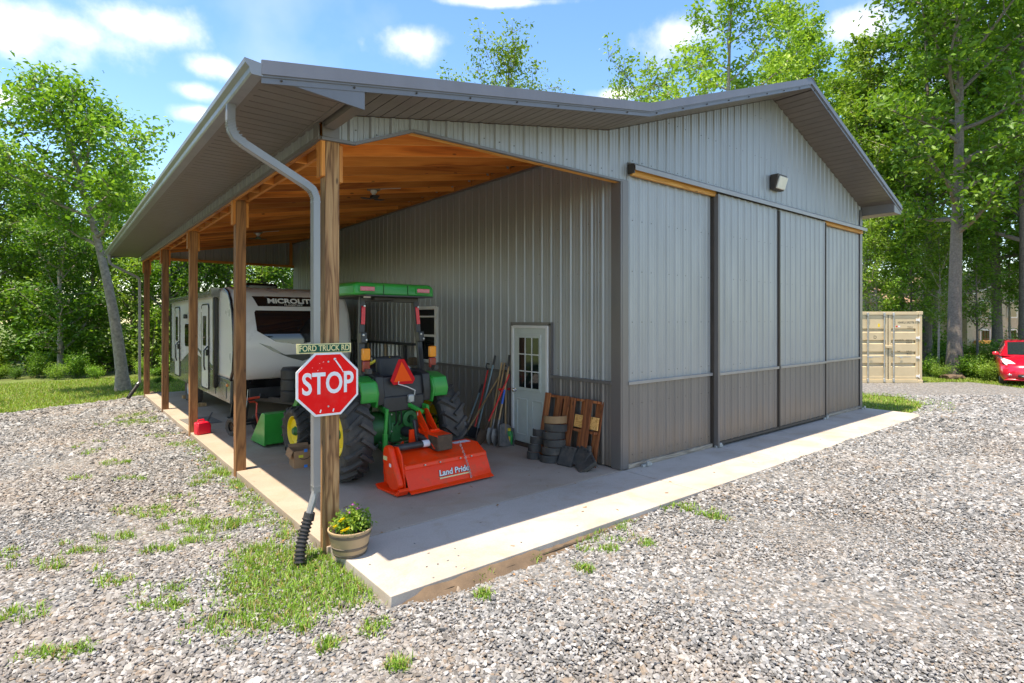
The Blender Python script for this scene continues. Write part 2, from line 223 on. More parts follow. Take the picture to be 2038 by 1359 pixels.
# ------------------------------------------------------------------ mesh helpers
class MB:
    def __init__(s): s.v = []; s.f = []; s.mi = []
    def add(s, vs, fs, mi=0):
        o = len(s.v); s.v += [tuple(x) for x in vs]; s.f += [tuple(i + o for i in f) for f in fs]; s.mi += [mi] * len(fs); return s
    def box(s, c, d, rot=None, mi=0, taper=1.0):
        c = Vector(c); x, y, z = d[0] / 2, d[1] / 2, d[2] / 2
        vs = [Vector((sx * x * (taper if sz > 0 else 1), sy * y * (taper if sz > 0 else 1), sz * z)) for sz in (-1, 1) for sy in (-1, 1) for sx in (-1, 1)]
        if rot is not None:
            m = rot if isinstance(rot, Matrix) else Euler(rot).to_matrix(); vs = [m @ v for v in vs]
        return s.add([v + c for v in vs], [(0, 2, 3, 1), (4, 5, 7, 6), (0, 1, 5, 4), (2, 6, 7, 3), (0, 4, 6, 2), (1, 3, 7, 5)], mi)
    def bar(s, a, b, w, t, up=(0, 0, 1), mi=0):     # box from a to b
        a = Vector(a); b = Vector(b); d = b - a; l = d.length; z = d.normalized(); u = Vector(up)
        if abs(u.dot(z)) > .99: u = Vector((0, 1, 0))
        x = u.cross(z).normalized(); y = z.cross(x)
        return s.box((a + b) / 2, (w, t, l), Matrix((x, y, z)).transposed(), mi)
    def tube(s, pts, r, n=8, mi=0, cap=True):
        pts = [Vector(p) for p in pts]; rs = r if isinstance(r, (list, tuple)) else [r] * len(pts); vs = []; u = None
        for i, p in enumerate(pts):
            t = (pts[min(i + 1, len(pts) - 1)] - pts[max(i - 1, 0)]).normalized()
            if u is None: u = (Vector((0, 0, 1)) if abs(t.z) < .9 else Vector((1, 0, 0)))
            u = (u - t * u.dot(t)).normalized(); w = t.cross(u)
            vs += [p + (u * math.cos(2 * math.pi * k / n) + w * math.sin(2 * math.pi * k / n)) * rs[i] for k in range(n)]
        fs = [(i * n + k, i * n + (k + 1) % n, (i + 1) * n + (k + 1) % n, (i + 1) * n + k) for i in range(len(pts) - 1) for k in range(n)]
        if cap: fs += [tuple(range(n))[::-1], tuple(range((len(pts) - 1) * n, len(pts) * n))]
        return s.add(vs, fs, mi)
    def lathe(s, prof, n=24, c=(0, 0, 0), axis='z', mi=0, cap=False):   # prof: (radius, height)
        vs = []
        for r_, h_ in prof:
            for k in range(n):
                a = 2 * math.pi * k / n; x, y = r_ * math.cos(a), r_ * math.sin(a)
                q = (x, y, h_) if axis == 'z' else ((h_, x, y) if axis == 'x' else (y, h_, x)); vs.append((q[0] + c[0], q[1] + c[1], q[2] + c[2]))
        fs = [(i * n + k, i * n + (k + 1) % n, (i + 1) * n + (k + 1) % n, (i + 1) * n + k) for i in range(len(prof) - 1) for k in range(n)]
        if cap: fs += [tuple(range(n))[::-1], tuple(range((len(prof) - 1) * n, len(prof) * n))]
        return s.add(vs, fs, mi)
    def prism(s, poly, a, b, plane='yz', mi=0):      # closed polygon extruded from a to b along the missing axis
        def q(p, t): return (t, p[0], p[1]) if plane == 'yz' else ((p[0], t, p[1]) if plane == 'xz' else (p[0], p[1], t))
        n = len(poly); vs = [q(p, a) for p in poly] + [q(p, b) for p in poly]
        fs = [(i, (i + 1) % n, n + (i + 1) % n, n + i) for i in range(n)] + [tuple(range(n))[::-1], tuple(range(n, 2 * n))]
        return s.add(vs, fs, mi)
    def mesh(s, name, mats, smooth=False):
        me = bpy.data.meshes.new(name); me.from_pydata(s.v, [], s.f)
        for m in (mats if isinstance(mats, (list, tuple)) else [mats]): me.materials.append(MATS[m])
        if any(s.mi): me.polygons.foreach_set('material_index', s.mi)
        me.update()
        import bmesh as bm_; b = bm_.new(); b.from_mesh(me); bm_.ops.recalc_face_normals(b, faces=b.faces); b.to_mesh(me); b.free()
        if smooth: me.polygons.foreach_set('use_smooth', [True] * len(me.polygons)); me.set_sharp_from_angle(angle=R(smooth if smooth is not True else 40))
        return me
    def build(s, name, mats, parent=None, smooth=False, bevel=0, loc=None, rot=None, label=None):
        o = put(name, s.mesh(name, mats, smooth), parent, loc, rot, label)
        if bevel:
            bv = o.modifiers.new('bevel', 'BEVEL'); bv.width = bevel; bv.segments = 2; bv.limit_method = 'ANGLE'; bv.angle_limit = R(40)
            if not smooth: o.data.polygons.foreach_set('use_smooth', [True] * len(o.data.polygons)); o.data.set_sharp_from_angle(angle=R(50))
        return o
def put(name, data, parent=None, loc=None, rot=None, label=None):
    o = bpy.data.objects.new(name, data); COL.objects.link(o)
    if parent is not None: o.parent = parent
    if loc is not None: o.location = loc
    if rot is not None: o.rotation_euler = rot
    if label: o['label'] = label
    return o
def tag(o, label, cat, group=None):
    o['label'] = label; o['category'] = cat
    if group: o['group'] = group
    return o
def thing(name, label, cat, loc=(0, 0, 0), rz=0, group=None): return tag(put(name, None, None, loc, (0, 0, rz)), label, cat, group)
def kind(o, k): o['kind'] = k; return o
def text(body, size, mat, parent, loc, rot, name='lettering', sx=1.0, depth=.0015, align='CENTER', shear=0, bold=0, spacing=1.0):
    cu = bpy.data.curves.new('text', 'FONT'); cu.body = body; cu.size = size; cu.align_x = align; cu.align_y = 'CENTER'; cu.extrude = depth; cu.shear = shear; cu.offset = bold; cu.space_character = spacing; cu.resolution_u = 4
    t = bpy.data.objects.new('text', cu); COL.objects.link(t); dg = bpy.context.evaluated_depsgraph_get(); dg.update()
    me = bpy.data.meshes.new_from_object(t.evaluated_get(dg)); bpy.data.objects.remove(t); bpy.data.curves.remove(cu)
    me.name = name; me.materials.clear(); me.materials.append(MATS[mat]); o = put(name, me, parent, loc, rot); o.scale = (sx, 1, 1); return o
FRONT = (R(90), 0, 0)      # text that faces -Y

# ------------------------------------------------------------------ ground, gravel, slab
GZ = -.10
def inside(poly, x, y):
    c = np.zeros(np.shape(x), bool); n = len(poly)
    for i in range(n):
        (x1, y1), (x2, y2) = poly[i], poly[(i + 1) % n]
        if y1 != y2: c ^= ((y1 > y) != (y2 > y)) & (x < (x2 - x1) * (y - y1) / (y2 - y1) + x1)
    return c
kind(MB().add([(-400, -300, GZ), (500, -300, GZ), (500, 500, GZ), (-400, 500, GZ)], [(0, 1, 2, 3)]).build('ground', 'lawn_ground'), 'structure')
GRAVEL = [(-16, -8), (32, -8), (28, 1.2), (25.3, 3.75), (26.2, 5.4), (24.9, 6.2), (22.6, 8.2), (20.2, 8.6), (19.3, 7.2), (19.4, 5.6), (18.2, 4.7), (15.9, 4.4), (15.2, 6), (15.2, 19.5), (2.3, 19.9), (2.0, 20.4), (1.2, 19.7), (.41, 19.0), (-1.05, 18.45), (-4, 17.6), (-16, 13.2)]
def rough_poly(poly, step=.35, amp=.12, seed=1):
    r = random.Random(seed); out = []
    for i, a in enumerate(poly):
        b = poly[(i + 1) % len(poly)]; n = max(1, int(math.dist(a, b) / step))
        for k in range(n): t = k / n; out.append((a[0] + (b[0] - a[0]) * t + r.uniform(-amp, amp), a[1] + (b[1] - a[1]) * t + r.uniform(-amp, amp)))
    return out
gp = rough_poly(GRAVEL); kind(MB().add([(x, y, GZ + .008) for x, y in gp], [tuple(range(len(gp)))]).build('gravel_drive', 'gravel_sheet'), 'structure')

def shoulder(x, y): return .078 * np.clip((np.asarray(x) - 4.2) / 3.5, 0, 1) * np.clip((np.asarray(y) - 3.2) / .8, 0, 1) * np.clip((17.5 - np.asarray(x)) / 1.8, 0, 1)
gx_, gy_ = np.linspace(4.2, 17.6, 40), np.linspace(3.15, 4.07, 7)      # gravel banked up against the front of the slab
kind(MB().add([(x, y, GZ + .009 + float(shoulder(x, y))) for x in gx_ for y in gy_], [(i * 7 + j, i * 7 + 7 + j, i * 7 + 8 + j, i * 7 + 1 + j) for i in range(39) for j in range(6)]).build('gravel_bank', 'gravel_sheet', smooth=True), 'structure')
def slab_piece(poly, parent, zt=0.0, zb=-.14, m='concrete'):
    MB().prism(poly, zb, zt, 'xy').build('slab_section', m, parent, bevel=.008)
slab = kind(MB().box((9.0, 12.0, -.11), (13.0, 16.0, .1)).build('concrete_slab', 'soil'), 'structure')
g = .008
YJ = [5.34, 8.9, 12.5, 16.1, 19.95]
for a, b in zip(YJ[:-1], YJ[1:]): slab_piece([(2.04, a + g), (6.45 - g, a + g), (6.45 - g, b - g), (2.04, b - g)], slab, m='concrete_brown')
AX = [2.06, 6.45, 8.85, 11.1, 13.3]
for a, b in zip(AX[:-1], AX[1:]): slab_piece([(a + g, 4.06 + .01 * (a < 3)), (b - g, 4.06), (b - g, 5.34 - g), (a + g, 5.34 - g)], slab)
slab_piece([(13.3 + g, 4.06), (15.35, 4.06), (15.6, 4.12), (15.72, 4.3), (15.74, 5.34 - g), (13.3 + g, 5.34 - g)], slab)
slab_piece([(6.45 + g, 5.34 + g), (15.6, 5.34 + g), (15.6, 19.9), (6.45 + g, 19.9)], slab, -.02)

# ------------------------------------------------------------------ the barn
X0, X1, Y0, Y1 = 6.42, 15.62, 5.36, 19.95
XP = 1.985                                     # outer face of the lean-to
XE, XK, XR_, XF = 1.245, 6.13, 11.03, 16.1     # eave, break of the roof, ridge, far eave
YF, YB = 4.64, 20.6                            # front and back rake
SL = (5.08 - 4.22) / (XK - XE)
def zt(x):                                     # top of the roof
    if x < XK: return 4.22 + (x - XE) * SL
    if x < XR_: return 5.08 + (x - XK) * (6.75 - 5.08) / (XR_ - XK)
    return 6.75 - (x - XR_) * (6.75 - 5.0) / (XF - XR_)
barn = thing('pole_barn', 'grey corrugated metal pole barn with open timber lean-to and sliding doors', 'barn', (0, 0, 0))
PROF = [(-.036, 0), (-.016, .019), (.016, .019), (.036, 0), (.070, 0), (.077, .0045), (.090, .0045), (.097, 0), (.132, 0), (.139, .0045), (.152, .0045), (.159, 0)]
PER = .2286
def ribs(s0, s1, extra=()):
    pts = []; k = math.floor(s0 / PER) - 1
    while k * PER < s1 + PER:
        pts += [(k * PER + a, h) for a, h in PROF]; k += 1
    xs = [p[0] for p in pts]; hs = [p[1] for p in pts]
    ss = sorted(set([s0, s1] + [x for x in xs if s0 < x < s1] + [e for e in extra if s0 < e < s1]))
    return [(s_, float(np.interp(s_, xs, hs))) for s_ in ss]
def panels(name, mat, p0, d, nrm, s0, s1, zb, ztop, width=.9144, extra=(), parent=barn, screws=True):
    """ribbed sheets, one object each, along direction d from p0; zb/ztop give the cut of each sheet"""
    fb = zb if callable(zb) else (lambda s_: zb); ft = ztop if callable(ztop) else (lambda s_: ztop)
    cuts = [s0]; k = math.floor(s0 / width) + 1
    while k * width < s1 - .05:
        if k * width > s0 + .1: cuts.append(k * width)
        k += 1
    cuts.append(s1)
    for i, (a, b) in enumerate(zip(cuts[:-1], cuts[1:])):
        rb = ribs(a, b, extra); mb = MB(); off = .0012 * (i % 2); zz = fb((a + b) / 2); vs = []
        for s_, h_ in rb:
            for z in (fb(s_), ft(s_)): vs.append((p0[0] + d[0] * s_ + nrm[0] * (h_ + off), p0[1] + d[1] * s_ + nrm[1] * (h_ + off), z - zz))
        n = len(rb); mb.add(vs, [(2 * k_, 2 * k_ + 2, 2 * k_ + 3, 2 * k_ + 1) for k_ in range(n - 1)])
        if screws:
            z = fb((a + b) / 2) + .12
            while z < ft((a + b) / 2) - .05:
                s_ = math.ceil((a + .05) / PER) * PER + .052
                while s_ < b - .02:
                    if fb(s_) + .03 < z < ft(s_) - .03: mb.box((p0[0] + d[0] * s_ + nrm[0] * .003, p0[1] + d[1] * s_ + nrm[1] * .003, z - zz), (.010, .010, .010), mi=1)
                    s_ += PER
                z += .76
        o = mb.build(name, [mat, 'bronze'], parent, loc=(0, 0, zz))
        o.data.polygons.foreach_set('use_smooth', [False] * len(o.data.polygons))
ux, uy = (1, 0), (0, 1)
soff = lambda x: zt(x) - .165
WZ = 1.24
# front wall: lower and upper sheets left and right of the doors, gable above the track
for a, b in ((X0 + .13, 8.80), (13.30, X1 - .08)):
    panels('wainscot_panel', 'wainscot', (0, Y0), ux, (0, -1), a, b, .07, WZ)
    panels('wall_panel', 'siding', (0, Y0), ux, (0, -1), a, b, WZ + .05, 4.46)
    MB().box(((a + b) / 2, Y0 - .025, WZ + .025), (b - a, .05, .05)).build('wainscot_trim', 'trim_light', barn, bevel=.004)
    MB().box(((a + b) / 2, Y0 - .02, .035), (b - a, .05, .065)).build('sill_board', 'wood_grey', barn, bevel=.004)
panels('wall_panel', 'siding', (0, Y0), ux, (0, -1), X0 + .0, X1, lambda s_: 4.46 if s_ > X0 + .12 else 4.25, soff, extra=(XR_, X0 + .12, X0 + .1201))
def header(x): return float(np.interp(x, [XP, 2.32, 2.98, 6.5], [3.955, 3.965, 4.235, 4.235]))
panels('wall_panel', 'siding', (0, Y0), ux, (0, -1), XP + .02, X0, header, soff, extra=(2.32, 2.98, XK))
# J-trim under the header and wood edge behind it
hp = [(XP, 3.955), (2.32, 3.965), (2.98, 4.235), (X0, 4.235)]
mb = MB()
for a, b in zip(hp[:-1], hp[1:]): mb.bar((a[0], Y0 - .012, a[1]), (b[0], Y0 - .012, b[1]), .03, .045, up=(0, 1, 0))
mb.build('header_trim', 'trim', barn)
MB().bar((2.98, Y0 + .05, 4.255), (X0 - .02, Y0 + .05, 4.255), .075, .075, up=(0, 1, 0)).build('header_beam', 'wood_bright', barn)
MB().prism([(XP + .04, 3.99), (2.34, 3.99), (3.0, 4.26), (X0 - .03, 4.26), (X0 - .03, 4.85), (XP + .04, 4.14)], Y0 + .02, Y0 + .058, 'xz').build('header_board', 'wood_x', barn)
# barn side wall inside the lean-to
side_top = lambda s_: 4.92
DY0, DY1 = 6.86, 7.80
for a, b in ((Y0 + .14, DY0 - .03), (DY1 + .03, Y1)):
    panels('wainscot_panel', 'wainscot', (X0, 0), uy, (-1, 0), a, b, .02, WZ)
    panels('wall_panel', 'siding_side', (X0, 0), uy, (-1, 0), a, b, WZ + .05, 4.94) if False else panels('wall_panel', 'siding', (X0, 0), uy, (-1, 0), a, b, WZ + .05, 4.94)
    MB().box((X0 - .022, (a + b) / 2, WZ + .025), (.05, b - a, .05)).build('wainscot_trim', 'trim', barn, bevel=.004)
panels('wall_panel', 'siding', (X0, 0), uy, (-1, 0), DY0 - .03, DY1 + .03, 2.10, 4.94)
MB().box((X0 + .05, (Y0 + Y1) / 2, 2.5), (.05, Y1 - Y0 - .1, 4.9)).build('side_wall_core', 'wood_grey', barn)
MB().box((X0 - .06, (Y0 + Y1) / 2, 4.885), (.04, Y1 - Y0 - .1, .10)).build('wall_ledger', 'wood_y', barn)
MB().box((X0 - .05, (Y0 + Y1) / 2, 4.82), (.04, Y1 - Y0 - .1, .03)).build('wall_top_trim', 'trim', barn)
panels('wall_panel', 'siding', (X1, 0), uy, (1, 0), Y0 + .14, Y1, 0, 4.95, width=1.83)
panels('wall_panel', 'siding', (0, Y1), ux, (0, 1), X0, X1, 0, soff, extra=(XR_,), width=1.83)
MB().prism([(X0 + .08, .05), (X1 - .08, .05), (X1 - .08, 4.9), (XR_, 6.5), (X0 + .08, 4.95)], Y0 + .1, Y0 + .14, 'xz').build('front_wall_core', 'wood_grey', barn)
# corner trims
for (x, sx) in ((X0, -1), (X1, 1)):
    zc = 4.25 if sx < 0 else 4.93
    MB().box((x + .068 * -sx - .0 * sx, Y0 - .028, zc / 2 + .01), (.135, .012, zc)).box((x + .028 * sx, Y0 + .066, zc / 2 + .01), (.012, .175, zc)).box((x + .012 * sx, Y0 - .012, zc / 2 + .01), (.034, .034, zc)).build('corner_trim', 'trim', barn, bevel=.003)
MB().box((XP + .09, Y0 - .026, 4.125), (.17, .012, .30)).box((XP - .026, Y0 + .05, 4.05), (.012, .14, .17)).build('corner_trim', 'trim', barn, bevel=.003)
# back gable over the lean-to (seen from inside)
panels('wall_panel', 'siding', (0, Y1 - .02), ux, (0, -1), XP + .02, X0 - .02, 4.10, lambda x: zt(x) - .2)
MB().box(((XP + X0) / 2 + .05, Y1 - .05, 4.06), (X0 - XP - .1, .09, .075)).build('header_beam', 'wood_x', barn)
MB().box((X0 - .10, Y1 - .06, 4.5), (.09, .06, .82)).build('gable_stud', 'wood_z', barn)
# strip of siding along the eave beam
panels('wall_panel', 'siding', (XP, 0), uy, (-1, 0), Y0 + .1, Y1, 3.985, 4.12, screws=False)
MB().box((XP + .005, (Y0 + Y1) / 2, 3.965), (.06, Y1 - Y0, .035)).build('siding_drip', 'trim', barn)
# beams, posts, blocking, rafters, decking
PY = [5.36, 8.92, 12.53, 16.17, 19.80]
for x, n in ((XP + .035, 'outer'), (XP + .195, 'inner')):
    MB().box((x, (Y0 + Y1) / 2, 4.025), (.04, Y1 - Y0 - .1, .185)).build('eave_beam', 'wood_y', barn, bevel=.003)
y = Y0 + .30
while y < Y1 - .2:
    if min(abs(y - p) for p in PY) > .12: MB().box((XP + .115, y, 4.01), (.118, .04, .15)).build('blocking', 'wood_x', barn)
    y += .61
for i, py in enumerate(PY):
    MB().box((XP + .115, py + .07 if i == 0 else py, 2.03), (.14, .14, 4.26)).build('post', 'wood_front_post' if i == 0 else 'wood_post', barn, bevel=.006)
    for sx in (-1, 1):
        MB().box((XP + .115 + sx * .089, py + .07 if i == 0 else py, 3.76 - .02 * sx), (.036, .135, .36)).build('post_cleat', 'wood_z', barn, bevel=.003)
rz = math.atan(SL)
y = Y0 + .085
rme = MB().box((0, 0, 0), ((X0 - XP - .25) / math.cos(rz), .04, .235)).mesh('rafter', 'wood_x')
tie = MB().box((0, 0, .05), (.035, .006, .16)).box((.01, 0, -.04), (.05, .006, .03)).mesh('rafter_tie', 'galv')
while y < Y1 - .1:
    xm = (X0 + XP + .15) / 2
    put('rafter', rme, barn, (xm, y, zt(xm) - .145), (0, -rz, 0))
    put('rafter_tie', tie, barn, (X0 - .14, y - .026, 4.97))
    y += .606
nb = 30; w = (Y1 - Y0) / nb
dme = MB().box((0, 0, 0), ((X0 - XP - .1) / math.cos(rz), w - .006, .014)).mesh('deck_board', 'wood_x')
for k in range(nb): put('deck_board', dme, barn, (xm, Y0 + (k + .5) * w, zt(xm) - .05), (0, -rz, 0))
# roof sheets
def roof(xa, xb):
    za, zb_ = zt(xa), zt(xb) if xb != XK else 5.08
    if xa == XR_: za = 6.75
    rb = ribs(YF + .01, YB); n = len(rb); vs = []
    for s_, h_ in rb: vs += [(xa, s_, za + h_ - .012), (xb, s_, zb_ + h_ - .012)]
    for s_, h_ in rb: vs += [(xa, s_, za - .022), (xb, s_, zb_ - .022)]
    fs = [(2 * k, 2 * k + 2, 2 * k + 3, 2 * k + 1) for k in range(n - 1)] + [(2 * n + 2 * k, 2 * n + 2 * k + 1, 2 * n + 2 * k + 3, 2 * n + 2 * k + 2) for k in range(n - 1)]
    MB().add(vs, fs).build('roof_sheet', 'roofing', barn)
roof(XE - .04, XK); roof(XK, XR_); roof(XR_, XF)
mb = MB()
for sx in (-1, 1): mb.bar((XR_ + sx * .09, YF - .03, 6.735), (XR_ + sx * .09, YB, 6.735), .2, .012, up=(0.33 * sx, 0, 1))
mb.build('ridge_cap', 'roofing', barn)
# rake fascia: stepped profile, with a lit ledge
def rake(xa, xb, y, sgn, h=.17):
    mb = MB()
    for (z1, z2, dy) in ((.012, -.105, .035), (-.105, -.122, .022), (-.122, -.168, .012)):
        vs = []
        for x in (xa, xb):
            z = zt(x) if not (x == XK) else 5.08
            vs += [(x, y, z + z1), (x, y, z + z2), (x, y - sgn * dy, z + z2), (x, y - sgn * (dy if z1 < 0 else dy - .012), z + z1)]
        mb.add(vs, [(0, 1, 5, 4), (1, 2, 6, 5), (2, 3, 7, 6), (3, 0, 4, 7), (0, 3, 2, 1), (4, 5, 6, 7)])
    x = xa + .15
    while x < xb - .1: mb.box((x, y - sgn * .02, zt(x) - .14), (.012, .02, .012), mi=1); x += .61
    mb.build('rake_fascia', ['fascia', 'bronze'], barn)
for xa, xb in ((XE, XK), (XK, XR_), (XR_, XF)): rake(xa, xb, YF, 1); rake(xa, xb, YB, -1)
# soffit boards under the front rake, one object each
w = .155; x = XP - .0
k = 0
while x < XF - .02:
    b = min(x + w - .011, XF)
    za, zb_ = zt(x) - .158, zt(b) - .158
    if x < XR_ < b: zb_ = zt(x) - .158
    d_ = .006 * ((k % 2) == 0)
    MB().add([(x, YF + .0, za), (b, YF, zb_), (b, Y0 + .01, zb_), (x, Y0 + .01, za), (x, YF, za + .012), (b, YF, zb_ + .012), (b, Y0 + .01, zb_ + .012), (x, Y0 + .01, za + .012)],
             [(0, 1, 2, 3), (4, 7, 6, 5), (0, 4, 5, 1), (1, 5, 6, 2), (2, 6, 7, 3), (3, 7, 4, 0)]).build('soffit_panel', 'soffit', barn)
    x += w; k += 1
for xa, xb in ((XP, XK), (XK, XR_), (XR_, XF)):      # backing above the boards
    MB().add([(xa, YF + .02, zt(xa) - .13 if xa != XK else 4.95), (xb - .001, YF + .02, zt(xb - .001) - .13), (xb - .001, Y0, zt(xb - .001) - .13), (xa, Y0, zt(xa) - .13 if xa != XK else 4.95)], [(0, 1, 2, 3)]).build('soffit_backing', 'bronze', barn)
# boxed eave on the left: level soffit boards, gutter, end piece
ZS = 4.118
sme = MB().box((0, 0, 0), (XP - XE - .03, .141, .012)).mesh('soffit_panel', 'soffit'); y = YF + .075
while y < YB: put('soffit_panel', sme, barn, ((XE + XP) / 2 + .015, y, ZS + .006)); y += .152
MB().box(((XE + XP) / 2, (YF + YB) / 2, ZS + .022), (XP - XE - .06, YB - YF - .02, .006)).build('soffit_backing', 'trim', barn)
MB().box((XE + .03, (YF + YB) / 2, ZS + .0), (.05, YB - YF, .02)).box((XP - .025, (Y0 + YB) / 2 - .3, ZS - .004), (.05, YB - Y0 + .58, .012)).build('soffit_channel', 'soffit', barn)
MB().prism([(XE + .05, ZS - .004), (XP + .12, ZS - .07), (XP + .12, zt(XP + .12) - .12), (XE + .05, zt(XE) - .05)], YF - .006, YF + .012, 'xz').build('eave_return', 'fascia', barn)
MB().prism([(XP + .02, ZS - .06), (XP + .12, ZS - .068), (XP + .12, zt(XP + .12) - .14), (XP + .02, zt(XP) - .14)], YF + .014, Y0 - .04, 'xz').build('eave_return_side', 'soffit', barn)
# right eave
sme = MB().box((0, 0, 0), (XF - X1, .146, .012)).mesh('soffit_panel', 'soffit'); y = YF + .075
while y < YB: put('soffit_panel', sme, barn, ((XF + X1) / 2, y, 4.80)); y += .152
MB().prism([(X1 + .02, 4.79), (XF - .02, 4.79), (XF - .02, 4.9), (X1 + .02, 5.02)], YF - .004, YF + .012, 'xz').prism([(X1 - .01, 4.8), (X1 + .01, 4.8), (X1 + .01, 5.02), (X1 - .01, 5.02)], YF, Y0, 'xz').build('eave_return', 'trim', barn)
MB().box((XF - .01, (YF + YB) / 2, 4.9), (.02, YB - YF, .2)).build('eave_fascia', 'trim', barn)
MB().box((XE + .02, (YF + YB) / 2, 4.165), (.02, YB - YF - .02, .11)).build('eave_fascia', 'fascia', barn)
GP = [(XE + .008, 4.10), (XE - .075, 4.10), (XE - .085, 4.115), (XE - .09, 4.15), (XE - .12, 4.18), (XE - .125, 4.215), (XE - .11, 4.215), (XE - .108, 4.185), (XE - .078, 4.155), (XE - .07, 4.115), (XE - .004, 4.112), (XE - .004, 4.2), (XE + .008, 4.2)]
MB().prism(GP, YF - .02, YB, 'xz').prism([GP[i] for i in (0, 1, 2, 3, 4, 5, 12)], YF - .024, YF - .018, 'xz').build('gutter', 'gutter', barn)
def spout(y, x_end, zlow, label, drain, dx=0):
    r = .04; pts = [(XE - .05, y, 4.10), (XE - .052, y, 3.97), (XE - .045, y, 3.88), (XE - .01, y, 3.82), (XE + .06, y, 3.775), (x_end - .10, y, 3.50), (x_end - .03, y, 3.455), (x_end, y, 3.38), (x_end + .003, y, zlow + .02), (x_end + .003, y, zlow)]
    mb = MB(); pts = [Vector(p) for p in pts]; prev = None                       # rectangular pipe swept along the path
    n = len(pts); vs = []; fs = []
    for i, p in enumerate(pts):
        t = (pts[min(i + 1, n - 1)] - pts[max(i - 1, 0)]).normalized(); u = Vector((0, 1, 0)); w_ = t.cross(u)
        a, b = .032, .044
        prof = [(-a, -b), (-a * .75, -b * .55), (-a, -b * .25), (-a, b * .25), (-a * .75, b * .55), (-a, b), (a, b), (a, -b)]
        vs += [p + w_ * q[0] + u * q[1] for q in prof]
    k = 8
    fs = [(i * k + j, i * k + (j + 1) % k, (i + 1) * k + (j + 1) % k, (i + 1) * k + j) for i in range(n - 1) for j in range(k)]
    o = mb.add(vs, fs).build('downspout', 'gutter', barn, label=label, smooth=30)
    mb = MB()                                    # crimped elbows
    for a, b in ((1, 4), (5, 7)):
        for s_ in range(9):
            t = s_ / 8; q = pts[a].lerp(pts[b], t) + (pts[(a + b) // 2] - pts[a].lerp(pts[b], .5)) * (4 * t * (1 - t)) * .75; d = (pts[b] - pts[a]).normalized(); mb.box(q, (.072, .094, .007), Vector((0, 0, 1)).rotation_difference(d).to_matrix())
    for s_, z_ in ((0, 3.34), (0, 1.75), (0, zlow + .06)): mb.box((x_end + .003, y, z_), (.068, .094, .012))
    kind(mb.build('elbow_crimps', 'gutter', o), 'stuff')
    path = [Vector(p) for p in drain]; mb = MB(); pp = []; rr = []
    for a, b in zip(path[:-1], path[1:]):
        m_ = int((b - a).length / .0085)
        for s_ in range(m_): pp.append(a.lerp(b, s_ / m_)); rr.append(.048 + .007 * (1 if (len(pp) // 2) % 2 else -1))
    MB().tube([(x_end + .003, y, zlow + .01), path[0] + Vector((.012, 0, .05)), path[0]], [.036, .034, .034], 8).build('spout_foot', 'gutter', o, smooth=30)
    MB().tube(pp, rr, 14).tube([path[0] + Vector((.015, 0, .05)), path[0] + Vector((0, 0, -.02))], [.05, .053], 14).build('drain_pipe', 'black_plastic', o, smooth=25, label='black corrugated drain pipe')
spout(5.40, 1.945, .54, 'front downspout beside the stop sign post', [(1.87, 5.38, .31), (1.815, 5.35, .17), (1.775, 5.31, .07), (1.75, 5.27, -.06)])
spout(19.9, 1.93, .35, 'far downspout by the lawn', [(1.86, 19.85, .26), (1.72, 19.7, .08), (1.62, 19.55, -.05)])
# track, header boards and sliding doors
MB().prism([(Y0 - .005, 4.54), (Y0 - .10, 4.51), (Y0 - .155, 4.47), (Y0 - .155, 4.40), (Y0 - .145, 4.40), (Y0 - .145, 4.465), (Y0 - .09, 4.5), (Y0 - .005, 4.52)], 6.57, X1 - .02, 'yz').build('door_track_cover', 'trim_light', barn)
for a, b in ((6.585, 8.85), (13.32, X1 - .1)): MB().box(((a + b) / 2, Y0 - .06, 4.405), (b - a, .045, .14)).build('track_board', 'wood_bright', barn)
MB().box((6.575, Y0 - .07, 4.43), (.02, .12, .14)).build('track_end', 'bronze', barn)
MB().box((8.81, Y0 - .03, 2.17), (.024, .05, 4.30)).build('door_jamb', 'bronze', barn)
MB().box((8.850, Y0 - .075, 2.19), (.055, .12, 4.36)).build('door_jamb_trim', 'trim', barn)
for i, (a, b) in enumerate(((8.885, 11.095), (11.115, 13.30))):
    dr = put('sliding_door', None, barn, (0, 0, 0)); yy = Y0 - .075
    panels('wainscot_panel', 'wainscot', (0, yy), ux, (0, -1), a + .02, b - .02, .09, WZ, parent=dr)
    panels('door_panel', 'siding', (0, yy), ux, (0, -1), a + .02, b - .02, WZ + .05, 4.40, parent=dr)
    mb = MB().box(((a + b) / 2, yy - .012, .065), (b - a, .05, .045)).box((a + .01, yy - .012, 2.22), (.02, .05, 4.28)).box((b - .01, yy - .012, 2.22), (.02, .05, 4.28)); mb.build('door_frame', 'bronze', dr)
    MB().box(((a + b) / 2, yy - .025, WZ + .025), (b - a - .05, .045, .05)).build('wainscot_trim', 'trim_light', dr, bevel=.004)
    MB().box(((a + b) / 2, yy + .03, 2.22), (b - a, .02, 4.3)).build('door_core', 'wood_grey', dr)
for x in (6.9, 8.9, 13.3, 15.5):
    MB().box((x, Y0 - .1, .02), (.22, .04, .04)).box((x, Y0 - .13, .045), (.07, .03, .07)).build('floor_guide', 'galv', barn, bevel=.004)
